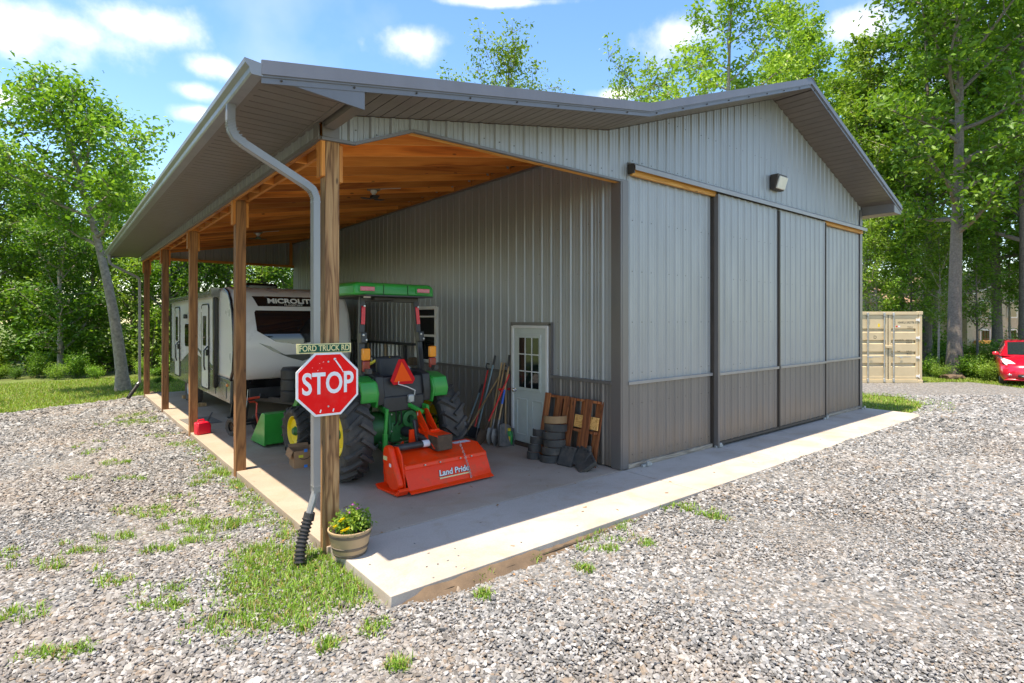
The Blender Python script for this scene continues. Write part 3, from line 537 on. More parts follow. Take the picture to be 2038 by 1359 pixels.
# man door
door = put('door', None, barn, (X0, 0, 0)); yc = (DY0 + DY1) / 2; wd = DY1 - DY0
MB().box((-.045, DY1 - .02, 1.05), (.07, .05, 2.1)).box((-.045, DY0 + .02, 1.05), (.07, .05, 2.1)).box((-.045, yc, 2.085), (.07, wd - .09, .045)).build('door_frame', 'white_frame', door, bevel=.003)
MB().box((-.03, DY1 + .035, 1.07), (.05, .055, 2.14)).box((-.03, DY0 - .035, 1.07), (.05, .055, 2.14)).box((-.03, yc, 2.14), (.05, wd + .12, .05)).build('door_trim', 'trim', door)
MB().box((-.05, yc, .025), (.14, wd - .09, .05)).build('threshold', 'rust_block', door, bevel=.004)
MB().box((-.035, yc, 1.06), (.045, wd - .1, 2.0)).build('door_leaf', 'door_paint', door, bevel=.004)
mb = MB()
for py in (yc - .2, yc + .2):
    for pz, hh in ((.5, .62),):
        for dz in (-hh / 2, hh / 2): mb.box((-.062, py, pz + dz), (.014, .26, .03))
        for dy in (-.13, .13): mb.box((-.062, py + dy, pz), (.014, .03, hh))
mb.build('raised_panel', 'door_paint', door, bevel=.004)
mb = MB().box((-.066, yc, 1.46), (.02, .60, .98)); mb.build('lite_frame', 'door_paint', door, bevel=.006)
for i in range(3):
    for j in range(3): MB().box((-.079, yc + (i - 1) * .175, 1.46 + (j - 1) * .295), (.006, .158, .278)).build('pane', 'pane_glass', door)
mb = MB()
for i in (-1, 1): mb.box((-.083, yc + i * .0875, 1.46), (.014, .017, .87))
for j in (-1, 1): mb.box((-.083, yc, 1.46 + j * .1475), (.013, .52, .017))
mb.build('muntin', 'white_frame', door)
MB().lathe([(.0, 0), (.03, 0), (.03, -.012), (.012, -.014), (.012, -.04), (.028, -.05), (.032, -.065), (.02, -.078), (0, -.08)], 14, (-.058, DY1 - .1, .96), 'x').build('handle', 'chrome', door, smooth=True)
# window beside the tractor
win = put('window', None, barn, (X0 - .03, 0, 0)); a, b = 10.42, 11.3
for (yy, zz, dy, dz) in ((a, 1.88, .07, 1.22), (b, 1.88, .07, 1.22), ((a + b) / 2, 2.47, .82, .07), ((a + b) / 2, 1.3, .82, .07), ((a + b) / 2, 1.86, .82, .05), ((a + b) / 2, 2.28, .82, .035)):
    MB().box((-.01, yy, zz), (.07, dy, dz)).build('frame', 'white_frame', win, bevel=.004)
for z1, z2 in ((1.33, 1.84), (1.88, 2.26), (2.3, 2.44)): MB().box((.0, (a + b) / 2, (z1 + z2) / 2), (.02, b - a - .07, z2 - z1)).build('pane', 'pane_glass', win)

# ------------------------------------------------------------------ fixtures and signs on the barn
def octagon(r, y0, y1, name, m, parent, bevel=0):
    p = [(r / math.cos(R(22.5)) * math.cos(R(22.5 + 45 * k)), r / math.cos(R(22.5)) * math.sin(R(22.5 + 45 * k))) for k in range(8)]
    return MB().prism(p, y0, y1, 'xz').build(name, m, parent, bevel=bevel)
st = thing('stop_sign', 'red octagonal stop sign with white border on the front timber post', 'sign', (2.035, 5.315, 1.585))
octagon(.305, -.012, 0, 'sign_border', 'white_sign', st, .002); octagon(.283, -.0145, -.012, 'sign_face', 'red_sign', st)
text('STOP', .285, 'white_sign', st, (0, -.0155, .0), FRONT, sx=.74, bold=.006, spacing=1.0)
for x, z in ((.0, .215), (.0, -.215)): MB().lathe([(.009, 0), (.009, -.004), (0, -.005)], 8, (x, -.0145, z), 'y').build('bolt', 'galv', st)
mb = MB().bar((.065, -.0153, .235), (.125, -.0153, .15), .013, .001, (0, 1, 0)).bar((.125, -.0153, .15), (.15, -.0153, .105), .008, .001, (0, 1, 0)).box((.065, -.0153, .238), (.022, .001, .02))
for k in range(5): mb.box((random.uniform(-.16, .02), -.0153, random.uniform(.12, .22)), (random.uniform(.004, .016), .001, .004), (0, random.uniform(-.6, .6), 0))
for x in (-.075, .05): mb.box((x, -.0153, -.255), (.012, .001, .03), (0, .3, 0))
mb.build('scratched_paint', 'white_sign', st)
sg = thing('street_name_sign', 'narrow green street name sign with cream border above the stop sign', 'sign', (2.00, 5.312, 1.93))
MB().box((0, -.006, 0), (.53, .006, .092)).build('sign_border', 'cream_sign', sg, bevel=.002); MB().box((.004, -.0105, 0), (.49, .003, .072)).build('sign_face', 'green_sign', sg)
text('FORD TRUCK RD', .078, 'cream_sign', sg, (.002, -.0125, 0), FRONT, sx=.80, bold=.0012)
wl = thing('wall_pack_light', 'bronze wall pack light with frosted lens high on the front gable', 'lamp', (11.08, Y0 - .02, 4.92))
MB().prism([(0, -.15), (-.10, -.15), (-.16, .08), (-.165, .14), (0, .14)], -.19, .19, 'yz').build('housing', 'bronze', wl, bevel=.012)
MB().prism([(-.095, -.135), (-.13, -.135), (-.20, .09), (-.165, .09)], -.165, .165, 'yz').build('lens', 'frost', wl, bevel=.01)
for k, (x, y, lab) in enumerate(((4.37, 9.25, 'black ceiling lamp with three fins hung from the rafters above the tractor'), (4.05, 15.35, 'small ceiling lamp under the rafters above the camper'))):
    cl = thing('ceiling_lamp', lab, 'lamp', (x, y, zt(x) - .27), group='lamps under the lean-to rafters')
    MB().box((0, 0, .012), (.18, .16, .03)).build('junction_box', 'wood_grey', cl); MB().lathe([(.055, 0), (.055, -.04), (.03, -.06), (.03, -.09)], 14, cap=True).build('socket', 'lamp_white', cl, smooth=30)
    MB().lathe([(.03, -.085), (.065, -.1), (.07, -.14), (.0, -.15)], 14).build('lamp_body', 'black_metal', cl, smooth=30)
    for a in (0, 120, 240):
        m = Matrix.Rotation(R(a + 20), 3, 'Z'); MB().box(m @ Vector((.14, 0, -.14)), (.17, .10, .012), m @ Euler((0, R(-6), 0)).to_matrix()).build('lamp_fin', 'black_metal', cl, bevel=.003)
    MB().tube([(.07, 0, .03), (.25, -.05, .06), (.5, -.06, .10)], .006, 6).build('cable', 'white_frame', cl)

# ------------------------------------------------------------------ tractor
def ag_tyre(r, w, rim, lugs, lug_h=.035):
    """tyre with chevron lugs, axle along x"""
    mb = MB(); h = w / 2
    prof = [(rim, -h * .62), (rim + .03, -h * .8), (rim + (r - rim) * .5, -h * .98), (r * .93, -h * .96), (r * .975, -h * .85), (r - .002, -h * .45), (r + .003, 0), (r - .002, h * .45), (r * .975, h * .85), (r * .93, h * .96), (rim + (r - rim) * .5, h * .98), (rim + .03, h * .8), (rim, h * .62)]
    mb.lathe(prof, 40, axis='x')
    def pt(a, x, rr): return Vector((x, rr * math.cos(a), rr * math.sin(a)))
    for s in (-1, 1):
        for k in range(lugs):
            a0 = 2 * math.pi * (k + (.5 if s > 0 else 0)) / lugs
            seq = [(a0, -s * .02, r + lug_h * .5), (a0 - .14, s * h * .5, r + lug_h * .42), (a0 - .25, s * h * .93, r * .985 + lug_h * .2), (a0 - .27, s * h * 1.02, r * .925)]
            wd = .062 * r / .6
            vs = []
            for (a, x, rr) in seq:
                c = pt(a, x, rr); rad = pt(a, 0, 1); tn = Vector((0, -math.sin(a), math.cos(a))); dr = Vector((s * .72, 0, 0)) - tn * .69; sd = dr.cross(rad).normalized()
                for (u, v) in ((-.5, -1), (.5, -1), (.36, 1), (-.36, 1)): vs.append(c + sd * wd * u + rad * lug_h * v)
            fs = [(i * 4 + j, i * 4 + (j + 1) % 4, i * 4 + 4 + (j + 1) % 4, i * 4 + 4 + j) for i in range(3) for j in range(4)] + [(3, 2, 1, 0), (12, 13, 14, 15)]
            mb.add(vs, fs)
    return mb.mesh('tyre', 'rubber', smooth=35)
def rim_mesh(rim, w, out, dish=.08):
    h = w / 2
    return MB().lathe([(rim + .012, -h * .66), (rim - .01, -h * .6), (rim - .03, -h * .3), (rim - .03, h * .3), (rim - .01, h * .6), (rim + .012, h * .66)], 40, axis='x').lathe([(rim - .03, out * (h * .62)), (rim * .86, out * (h * .58)), (rim * .8, out * (h * .58 - dish * .6)), (rim * .55, out * (h * .58 - dish)), (rim * .3, out * (h * .58 - dish * .8)), (0, out * (h * .58 - dish * .8))], 40, axis='x').mesh('rim', 'tractor_yellow', smooth=30)
tr = thing('tractor', 'green compact tractor with canopy and yellow wheels parked under the lean-to', 'tractor', (3.83, 7.56, 0), R(3))
RT_, RTr = ag_tyre(.595, .40, .345, 19), rim_mesh(.345, .40, 1)
FT_, FTr = ag_tyre(.375, .27, .245, 17, .022), rim_mesh(.245, .27, 1, .05)
for (x, y, z, tm, rm) in ((-.75, 0, .62, RT_, RTr), (.77, 0, .62, RT_, RTr), (-.66, 1.80, .39, FT_, FTr), (.66, 1.80, .39, FT_, FTr)):
    wh = put('wheel', None, tr, (x, y, z), (R(random.uniform(0, 60)), 0, math.pi if x < 0 else 0))
    put('tyre', tm, wh); put('rim', rm, wh)
    MB().lathe([(.0, .09), (.05, .09), (.075, .05), (.085, 0)], 12, axis='x').build('hub', 'cast_green', wh, smooth=30)
    for k in range(6): a = k * math.pi / 3; rr = .11 if z > .5 else .085; MB().lathe([(0, .035), (.013, .033), (.013, 0)], 6, (0.0, rr * math.cos(a), rr * math.sin(a)), 'x').build('wheel_nut', 'steel', wh)
# chassis and drive train
MB().box((0, .95, .70), (.34, 1.9, .30)).box((0, 1.75, .46), (1.1, .14, .12)).box((0, 2.05, .62), (.3, .3, .22)).build('chassis', 'cast_green', tr, bevel=.02)
mb = MB().lathe([(.10, -.68), (.11, -.5), (.20, -.42), (.235, -.30), (.235, -.2), (.17, -.16), (.17, .16), (.235, .2), (.235, .30), (.20, .42), (.11, .5), (.10, .68)], 26, (0, 0, .64), 'x', cap=True); mb.build('rear_axle', 'cast_green', tr, smooth=30)
MB().box((0, -.02, .74), (.36, .5, .46)).box((0, -.24, .60), (.30, .12, .30)).box((.06, -.27, .92), (.26, .14, .10)).box((-.17, -.26, .74), (.05, .1, .34)).build('gear_housing', 'cast_green', tr, bevel=.025)
MB().lathe([(.14, 0), (.15, -.03), (.12, -.05), (.12, -.10), (.06, -.11)], 20, (.11, -.28, .78), 'y').build('cover_plate', 'cast_green', tr, smooth=30)
MB().tube([(-.30, -.22, .98), (.30, -.22, .98)], .035, 12).build('rockshaft', 'tractor_green', tr, smooth=True)
for sx in (-1, 1):
    MB().bar((sx * .29, -.2, .98), (sx * .33, -.50, .94), .05, .07).build('lift_arm', 'tractor_green', tr, bevel=.008)
    MB().tube([(sx * .33, -.49, .95), (sx * .36, -.50, .62)], .026, 10).tube([(sx * .36, -.50, .64), (sx * .365, -.50, .42)], .038, 10).build('lift_rod', 'tractor_green', tr, smooth=30)
    MB().bar((sx * .24, .1, .46), (sx * .38, -.66, .38), .03, .075).build('lower_link', 'cast_green', tr, bevel=.006)
    MB().tube([(sx * .2, -.1, .46), (sx * .44, -.34, .42), (sx * .6, -.3, .42)], .016, 6).build('stabiliser_chain', 'steel', tr)
mb = MB().bar((.02, -.26, 1.04), (.17, -.62, .90), .045, .05).tube([(.04, -.3, 1.03), (.17, -.62, .90)], .03, 10); mb.build('top_link', 'tractor_green', tr, bevel=.005)
MB().box((0.0, -.27, 1.06), (.12, .08, .14)).bar((-.05, -.3, 1.05), (-.05, -.3, 1.16), .02, .05).build('top_link_bracket', 'cast_green', tr, bevel=.01)
MB().lathe([(.05, 0), (.055, .12), (.075, .16), (.075, .26), (.05, .3)], 16, (.06, -.58, .60), 'y', cap=True).tube([(.06, -.58, .6), (.13, -.92, .52)], .04, 10).build('drive_shaft', 'black_plastic', tr, smooth=30)
MB().tube([(.125, -.9, .525), (.15, -.97, .51)], .035, 8).build('yoke', 'steel', tr)
MB().box((0, -.46, .42), (.36, .05, .1)).box((0, -.3, .38), (.12, .4, .05)).build('drawbar', 'cast_green', tr, bevel=.006)
for k, (x, y0) in enumerate(((-.12, 0), (-.05, .01), (.2, 0), (.26, -.01))): MB().tube([(x, -.28, .98), (x * 1.1, -.40 - y0, .90), (x * 1.2 + .04, -.36, .74), (x * .8, -.24, .66)], .011, 6).build('hose', 'black_plastic', tr, smooth=True)
for x, z in ((-.15, .86), (.15, .86), (-.15, .62), (.15, .62), (0, .5)): MB().lathe([(0, -.014), (.012, -.012), (.014, 0)], 6, (x, -.301, z), 'y').build('housing_bolt', 'steel', tr)
# fenders and platform
for sx in (-1, 1):
    ps = [(-.47, 1.08), (-.50, 1.20), (-.44, 1.36), (-.22, 1.42), (.30, 1.40), (.52, 1.26), (.62, 1.0), (.58, .98), (.48, 1.22), (.28, 1.35), (-.20, 1.375), (-.40, 1.32), (-.45, 1.19), (-.43, 1.08)]
    MB().prism(ps, sx * .46, sx * .70, 'yz').prism([(-.44, 1.0), (-.49, 1.2), (-.43, 1.34), (-.22, 1.40), (.30, 1.38), (.52, 1.24), (.6, 1.0)], sx * .44, sx * .47, 'yz').build('fender', 'tractor_green', tr, bevel=.012)
    MB().prism([(-.40, 1.02), (-.43, 1.18), (-.38, 1.42), (-.15, 1.47), (.35, 1.45), (.5, 1.0)], sx * .32, sx * .445, 'yz').build('fender_console', 'black_plastic', tr, bevel=.015)
    MB().box((sx * .545, -.36, 1.50), (.07, .10, .06)).build('light_bracket', 'black_metal', tr)
    MB().box((sx * .545, -.30, 1.73), (.115, .06, .165)).build('amber_light', 'amber_lens', tr, bevel=.012)
    MB().box((sx * .545, -.30, 1.565), (.105, .06, .145)).build('tail_light', 'red_lens', tr, bevel=.012)
    MB().bar((sx * .59, -.265, 1.45), (sx * .59, -.265, 1.80), .03, .03).build('light_mount', 'black_metal', tr)
    # roll bar
    MB().bar((sx * .50, -.10, 1.25), (sx * .475, -.02, 1.98), .062, .085, (1, 0, 0)).bar((sx * .475, -.02, 1.94), (sx * .435, .02, 2.54), .062, .085, (1, 0, 0)).build('roll_bar_post', 'black_metal', tr, bevel=.008)
    MB().box((sx * .475, -.07, 1.95), (.09, .10, .15), (R(-6), R(-2 * sx), 0)).build('roll_bar_hinge', 'black_metal', tr, bevel=.008)
    for dz, dx in ((.04, -.02), (-.03, .025)): MB().lathe([(0, -.02), (.014, -.018), (.016, 0)], 8, (sx * .475 + dx, -.125, 1.95 + dz), 'y').build('hinge_bolt', 'steel', tr)
    MB().lathe([(0, -.02), (.014, -.018), (.016, 0)], 8, (sx * .445, -.06, 2.40), 'y').build('hinge_bolt', 'steel', tr)
    MB().box((sx * .452, -.045, 2.27), (.058, .006, .26), (R(-4), R(-4 * sx), 0)).build('reflector_strip', 'reflector', tr)
    MB().tube([(sx * .42, .1, 1.46), (sx * .32, .02, 1.50), (sx * .31, -.05, 1.44)], .011, 6).build('grab_rail', 'white_frame', tr)
MB().box((0, .02, 2.50), (.93, .07, .07)).build('roll_bar_top', 'black_metal', tr, bevel=.01)
MB().box((0, -.32, 1.22), (.92, .09, .36), (R(-8), 0, 0)).box((0, -.38, 1.02), (.66, .06, .22)).build('rear_panel', 'black_plastic', tr, bevel=.02)
MB().box((0, .12, 1.05), (.9, .9, .06)).build('platform', 'black_plastic', tr, bevel=.01)
MB().box((0, .22, 1.32), (.46, .46, .12)).box((0, .02, 1.50), (.42, .12, .34), (R(-8), 0, 0)).build('seat', 'black_plastic', tr, bevel=.05)
# canopy
cp = [(-.66, -.17), (.66, -.17), (.68, .1), (.66, 1.30), (-.66, 1.30), (-.68, .1)]
mb = MB(); top = [(x * .9, y * .93 + .03, 2.735) for x, y in cp]; mid = [(x * .985, y * .99, 2.70) for x, y in cp]; bot = [(x, y, 2.555) for x, y in cp]
mb.add(top + mid + bot, [tuple(range(6))] + [(6 + i, 6 + (i + 1) % 6, (i + 1) % 6, i) for i in range(6)] + [(12 + i, 12 + (i + 1) % 6, 6 + (i + 1) % 6, 6 + i) for i in range(6)] + [tuple(range(17, 11, -1))])
can = mb.build('canopy', 'tractor_green', tr, bevel=.025)
for sx in (-1, 1):
    MB().box((sx * .46, -.176, 2.635), (.25, .02, .085)).build('canopy_lamp_bezel', 'tractor_green', can, bevel=.008); MB().box((sx * .46, -.188, 2.64), (.22, .012, .062)).build('canopy_lamp', 'pink_lens', can, bevel=.008)
    MB().box((sx * .2, -.173, 2.635), (.012, .014, .15)).build('canopy_groove', 'cast_green', can)
MB().box((0, .45, 2.545), (1.1, 1.5, .02)).build('canopy_underside', 'black_plastic', can); MB().box((-.15, -.05, 2.51), (.32, .12, .05)).build('canopy_console', 'black_plastic', can, bevel=.01); MB().box((-.42, -.1, 2.53), (.09, .05, .025)).build('canopy_label', 'paper_white', can)
# slow moving vehicle sign, seat wire, hood, wheel, loader
smv = put('slow_vehicle_sign', None, tr, (-.03, -.40, 1.455), (R(-8), 0, 0))
MB().prism([(-.2, -.10), (-.155, -.165), (.155, -.165), (.2, -.10), (.045, .19), (-.045, .19)], 0, .006, 'xz').build('border', 'smv_red', smv); MB().prism([(-.145, -.125), (.145, -.125), (0, .155)], -.004, 0, 'xz').build('triangle', 'smv_orange', smv)
MB().tube([(.17, -.40, 1.12), (.16, -.43, 1.19), (.02, -.45, 1.255), (-.12, -.44, 1.30), (-.1, -.42, 1.335)], .008, 6).build('wire', 'white_frame', tr)
MB().box((.09, -.43, 1.08), (.1, .06, .12)).build('tow_hook', 'galv', tr, bevel=.02)
MB().prism([(.75, .82), (.75, 1.32), (1.1, 1.36), (1.9, 1.22), (2.12, 1.08), (2.14, .72), (.9, .72)], -.29, .29, 'yz').build('hood', 'tractor_green', tr, bevel=.05)
MB().prism([(.72, .8), (.72, 1.45), (.86, 1.5), (.94, 1.3), (.94, .8)], -.24, .24, 'yz').build('dashboard', 'black_plastic', tr, bevel=.02)
mb = MB(); c = Vector((0, .62, 1.52)); mt = Euler((R(40), 0, 0)).to_matrix(); mb.tube([c + mt @ Vector((.19 * math.cos(a), .19 * math.sin(a), 0)) for a in np.linspace(0, 2 * math.pi, 25)], .016, 8)
for a in (0, 120, 240): mb.tube([c, c + mt @ Vector((.19 * math.cos(R(a)), .19 * math.sin(R(a)), 0))], .012, 6)
mb.tube([c, (0, .85, 1.36)], .022, 8).build('steering_wheel', 'black_plastic', tr, smooth=30)
MB().tube([(-.34, .12, 1.46), (-.28, .1, 1.56), (-.16, .05, 1.63), (.0, .0, 1.65)], [.016, .024, .018, .012], 8).build('lever', 'hose_yellow', tr, smooth=True); MB().box((-.36, .1, 1.48), (.1, .06, .04)).build('lever_base', 'jug_green', tr, bevel=.01)
for sx in (-1, 1):
    MB().bar((sx * .44, 1.0, .7), (sx * .44, 1.15, 1.30), .09, .14).bar((sx * .45, 1.12, 1.28), (sx * .47, 2.05, 1.10), .075, .12).bar((sx * .47, 2.02, 1.12), (sx * .47, 2.62, .40), .075, .12).build('loader_arm', 'tractor_green', tr, bevel=.01)
    MB().tube([(sx * .44, 1.2, .75), (sx * .46, 1.95, 1.02)], .035, 10).build('loader_cylinder', 'black_metal', tr, smooth=30)
bk = MB(); pr = [(2.62, .06), (2.60, .58), (2.72, .60), (2.74, .5), (2.76, .16), (3.36, .045), (3.36, .03), (2.7, .03)]
bk.prism(pr, -.92, .92, 'yz')
for sx in (-1, 1): bk.prism([(2.61, .04), (2.60, .59), (2.76, .59), (3.32, .06), (3.32, .035)], sx * .90, sx * .925, 'yz')
bk.build('loader_bucket', 'tractor_green', tr, bevel=.006)

# ------------------------------------------------------------------ rotary tiller
tl = thing('rotary_tiller', 'bright orange rotary tiller standing on the slab behind the tractor', 'tiller', (4.03, 6.64, 0), R(1.5)); tl.scale = (.93, 1, .87)
MB().prism([(.30, .16), (.30, .38), (.18, .52), (-.02, .515), (-.24, .385), (-.25, .35), (-.03, .475), (.17, .48), (.27, .36), (.27, .16)], -.66, .74, 'yz').build('hood', 'orange_paint', tl, bevel=.005)
MB().prism([(-.235, .395), (-.25, .345), (-.285, .345), (-.275, .395), (-.25, .41)], -.66, .74, 'yz').build('hood_lip', 'orange_paint', tl, bevel=.003)
MB().prism([(-.262, .35), (-.278, .335), (-.335, .21), (-.39, .075), (-.45, .045), (-.445, .03), (-.375, .06), (-.32, .21), (-.25, .34)], -.665, .745, 'yz').build('rear_flap', 'orange_paint', tl, bevel=.004)
text('Land Pride', .12, 'white_frame', tl, (.10, -.340, .215), (R(66), 0, 0), sx=1.0, bold=.003, shear=.2); text('Land Pride', .12, 'ink', tl, (.106, -.336, .211), (R(66), 0, 0), name='lettering_shadow', sx=1.03, bold=.008, shear=.2)
MB().box((.10, -.368, .15), (.52, .003, .018), (R(-22), 0, 0)).build('lettering_bar', 'cream_sign', tl)
# chain case on the left end
pc = [(-.16 + .17 * math.cos(a), .17 + .14 * math.sin(a)) for a in np.linspace(math.pi * 1.05, math.pi * 1.98, 8)] + [(.12, .42)] + [(.0 + .11 * math.cos(a), .57 + .10 * math.sin(a)) for a in np.linspace(.1, math.pi * .95, 7)]
MB().prism(pc, -.78, -.69, 'yz').build('chain_case', 'orange_paint', tl, bevel=.03)
MB().prism([(.24, .05), (.24, .3), (.12, .62), (-.12, .66), (-.22, .55), (-.32, .10), (-.28, .05)], -.685, -.665, 'yz').build('end_plate', 'orange_paint', tl, bevel=.004)
MB().prism([(.25, .05), (.25, .4), (.15, .51), (-.05, .51), (-.25, .38), (-.3, .12)], .74, .755, 'yz').build('end_plate', 'orange_paint', tl, bevel=.004)
MB().prism([(-.42, .10), (-.36, .02), (.15, .0), (.22, .05), (.2, .07), (.12, .035), (-.33, .05), (-.39, .13)], -.83, -.675, 'yz').build('skid_shoe', 'orange_paint', tl, bevel=.006)
MB().prism([(-.36, .04), (-.3, .0), (.15, .0), (.22, .05), (.2, .07), (.12, .03), (-.3, .03)], .70, .775, 'yz').build('skid_shoe', 'orange_paint', tl, bevel=.006)
MB().bar((-.655, -.26, .06), (-.655, -.25, .42), .05, .012, (1, 0, 0)).build('skid_bracket', 'orange_paint', tl, bevel=.003)
MB().tube([(-.68, .02, .60), (-.02, .02, .60)], .052, 16).build('drive_tube', 'black_plastic', tl, smooth=30); MB().tube([(-.2, .02, .6), (-.09, .02, .6)], .0535, 16, cap=False).build('tube_decal', 'paper_white', tl)
MB().box((.06, -.06, .62), (.26, .26, .24)).build('gearbox', 'rust_block', tl, bevel=.018); MB().prism([(-.19, .71), (.09, .72), (.09, .755), (-.17, .74)], -.07, .19, 'yz').build('gearbox_cap', 'orange_paint', tl, bevel=.008)
MB().box((.06, .10, .66), (.26, .1, .2)).build('gearbox_mount', 'orange_paint', tl, bevel=.01)
for sx in (-1, 1):
    MB().prism([(.12, .55), (.30, .60), (.42, 1.06), (.38, 1.08), (.33, 1.06), (.1, .80)], .035 + sx * .075, .05 + sx * .075, 'yz').build('hitch_plate', 'orange_paint', tl, bevel=.003)
    MB().prism([(.34, .38), (.44, .38), (.44, .52), (.34, .60)], .03 + sx * .34 - .008, .03 + sx * .34 + .008, 'yz').build('lower_hitch_lug', 'orange_paint', tl)
    MB().bar((.045 + sx * .10, -.12, .53), (.045 + sx * .075, .32, .86), .014, .05, (1, 0, 0)).build('hitch_brace', 'orange_paint', tl)
MB().prism([(.14, .56), (.30, .62), (.30, .70), (.06, .80), (.04, .78)], -.03, .13, 'yz').build('hitch_cover', 'orange_paint', tl, bevel=.006)
MB().prism([(.28, .50), (.28, .78), (.3, .78), (.3, .50)], -.24, -.05, 'yz').build('guard', 'orange_paint', tl); MB().bar((-.10, .26, .55), (-.13, .32, .93), .09, .05).build('shaft_shield', 'black_plastic', tl, bevel=.02)
MB().box((-.02, .37, 1.0), (.05, .006, .05)).build('decal', 'paper_white', tl); MB().box((.52, .06, .5195), (.30, .11, .002)).build('decal', 'paper_white', tl); MB().box((-.782, .03, .48), (.003, .10, .06)).build('warning_decal', 'cream_sign', tl); MB().box((-.782, -.1, .40), (.003, .05, .05)).build('warning_decal', 'paper_white', tl)
for x in (-.35, -.1, .25, .45): MB().lathe([(0, -.015), (.013, -.013), (.015, 0)], 6, (x, -.286, .37), 'y').build('bolt_head', 'steel', tl)
for k in range(12):
    t = k / 11; p = Vector((.30, -.20, .60)).lerp(Vector((.36, -.40, .09)), t); p.y -= .02 * math.sin(math.pi * t) - .0
    MB().tube([p + (Vector((.012 * math.cos(a), 0, .022 * math.sin(a))) if k % 2 else Vector((0, .012 * math.cos(a), .022 * math.sin(a)))) for a in np.linspace(0, 2 * math.pi, 9)], .0045, 5, cap=False).build('chain_link', 'galv', tl)
mb = MB().tube([(-.62, 0, .22), (.72, 0, .22)], .04, 10)
for k in range(7):
    for a in range(4):
        an = a * math.pi / 2 + k * .5; x = -.55 + k * .2; mb.bar((x, .03 * math.cos(an), .22 + .03 * math.sin(an)), (x + .05, .19 * math.cos(an + .5), .22 + .19 * math.sin(an + .5)), .05, .012)
mb.build('tine_rotor', 'black_metal', tl)

# ------------------------------------------------------------------ travel trailer
rv = thing('travel_trailer', 'white travel trailer with black front window parked at the back of the lean-to', 'trailer', (3.97, 12.1, 0))
FP = [(.95, .28), (1.15, .06), (1.5, -.04), (1.9, -.02), (2.35, .08), (2.65, .26), (2.82, .5), (2.9, .95)]       # z, y of the front cap
def yf(z): return float(np.interp(z, [p[0] for p in FP], [p[1] for p in FP]))
HW = 1.22
zs = [.95, 1.05, 1.15, 1.3, 1.5, 1.7, 1.9, 2.1, 2.25, 2.35, 2.5, 2.6, 2.7, 2.78, 2.84, 2.88]
prof = [(yf(z), z) for z in zs] + [(1.0, 2.91), (8.0, 2.89), (8.12, 2.82), (8.12, .95)]
MB().prism(prof, -HW, HW, 'yz').build('body', 'rv_white', rv, bevel=.10)
def patch(xz, name, m, off, label=None, thick=.0):
    """a shape lying on the curved front cap"""
    zz = [p[1] for p in xz]; mb = MB(); rows = sorted(set(list(np.linspace(min(zz) + 1e-4, max(zz) - 1e-4, 9)) + [min(max(z, min(zz) + 1e-4), max(zz) - 1e-4) for z in zz])); vs = []
    for z in rows:
        xs = []
        for i in range(len(xz)):
            (xa, za), (xb, zb_) = xz[i], xz[(i + 1) % len(xz)]
            if min(za, zb_) <= z <= max(za, zb_) and za != zb_: xs.append(xa + (xb - xa) * (z - za) / (zb_ - za))
        vs += [(min(xs), yf(z) - off, z), (max(xs), yf(z) - off, z), (max(xs), yf(z) + .02, z), (min(xs), yf(z) + .02, z)]
    n = len(rows); fs = [(4 * i + j, 4 * i + (j + 1) % 4, 4 * i + 4 + (j + 1) % 4, 4 * i + 4 + j) for i in range(n - 1) for j in range(4)] + [(0, 1, 2, 3), (4 * n - 1, 4 * n - 2, 4 * n - 3, 4 * n - 4)]
    return mb.add(vs, fs).build(name, m, rv, smooth=40, label=label)
patch([(-.83, 2.36), (-.80, 2.40), (.80, 2.40), (.83, 2.36), (.80, 1.98), (.45, 1.76), (.1, 1.70), (-.1, 1.70), (-.45, 1.76), (-.80, 1.98)], 'front_window', 'dark_glass', .014)
patch([(-.82, 2.70), (.82, 2.70), (.74, 2.49), (-.74, 2.49)], 'name_band', 'rv_black', .006)
tilt = (R(90 - 29), 0, 0)
text('MiCROLiTE', .155, 'rv_text', rv, (-.06, yf(2.60) - .045, 2.60), tilt, sx=1.28, bold=.005, depth=.004); text('FLAGSTAFF', .055, 'rv_text', rv, (-.02, yf(2.525) - .03, 2.520), tilt, sx=1.4)
patch([(-.78, 1.74), (-.5, 1.56), (-.18, 1.42), (-.1, 1.40), (-.3, 1.50), (-.55, 1.66)], 'swoosh', 'rv_grey', .006); patch([(-.42, 1.53), (-.12, 1.40), (.12, 1.33), (.5, 1.47), (.1, 1.42), (-.1, 1.44)], 'swoosh', 'rv_grey', .0065); patch([(.78, 1.74), (.5, 1.56), (.18, 1.42), (.1, 1.40), (.3, 1.50), (.55, 1.66)], 'swoosh', 'rv_grey', .006)
MB().prism([(.25, 1.0), (.36, .92), (.60, .50), (.8, .48), (.8, 1.0)], -HW + .02, HW - .02, 'yz').build('front_skirt', 'rv_black', rv, bevel=.02)
MB().prism([(.30, .98), (.36, .5), (8.08, .5), (8.08, .98)], -HW - .006, -HW + .05, 'yz').prism([(.36, .98), (.6, .5), (8.08, .5), (8.08, .98)], HW - .05, HW + .006, 'yz').build('side_skirt', 'rv_grey', rv, bevel=.01)
MB().prism([(.30, .98), (1.5, .98), (3.1, 1.28), (4.6, 1.42), (6.2, 1.02), (6.9, .98), (8.08, .985), (8.08, .97), (.3, .97)], -HW - .004, -HW + .01, 'yz').build('side_graphic', 'rv_grey', rv)
MB().prism([(1.5, 1.06), (3.2, 1.44), (4.2, 1.6), (3.3, 1.36), (2.2, 1.12)], -HW - .008, -HW + .01, 'yz').build('side_graphic', 'rv_grey', rv)
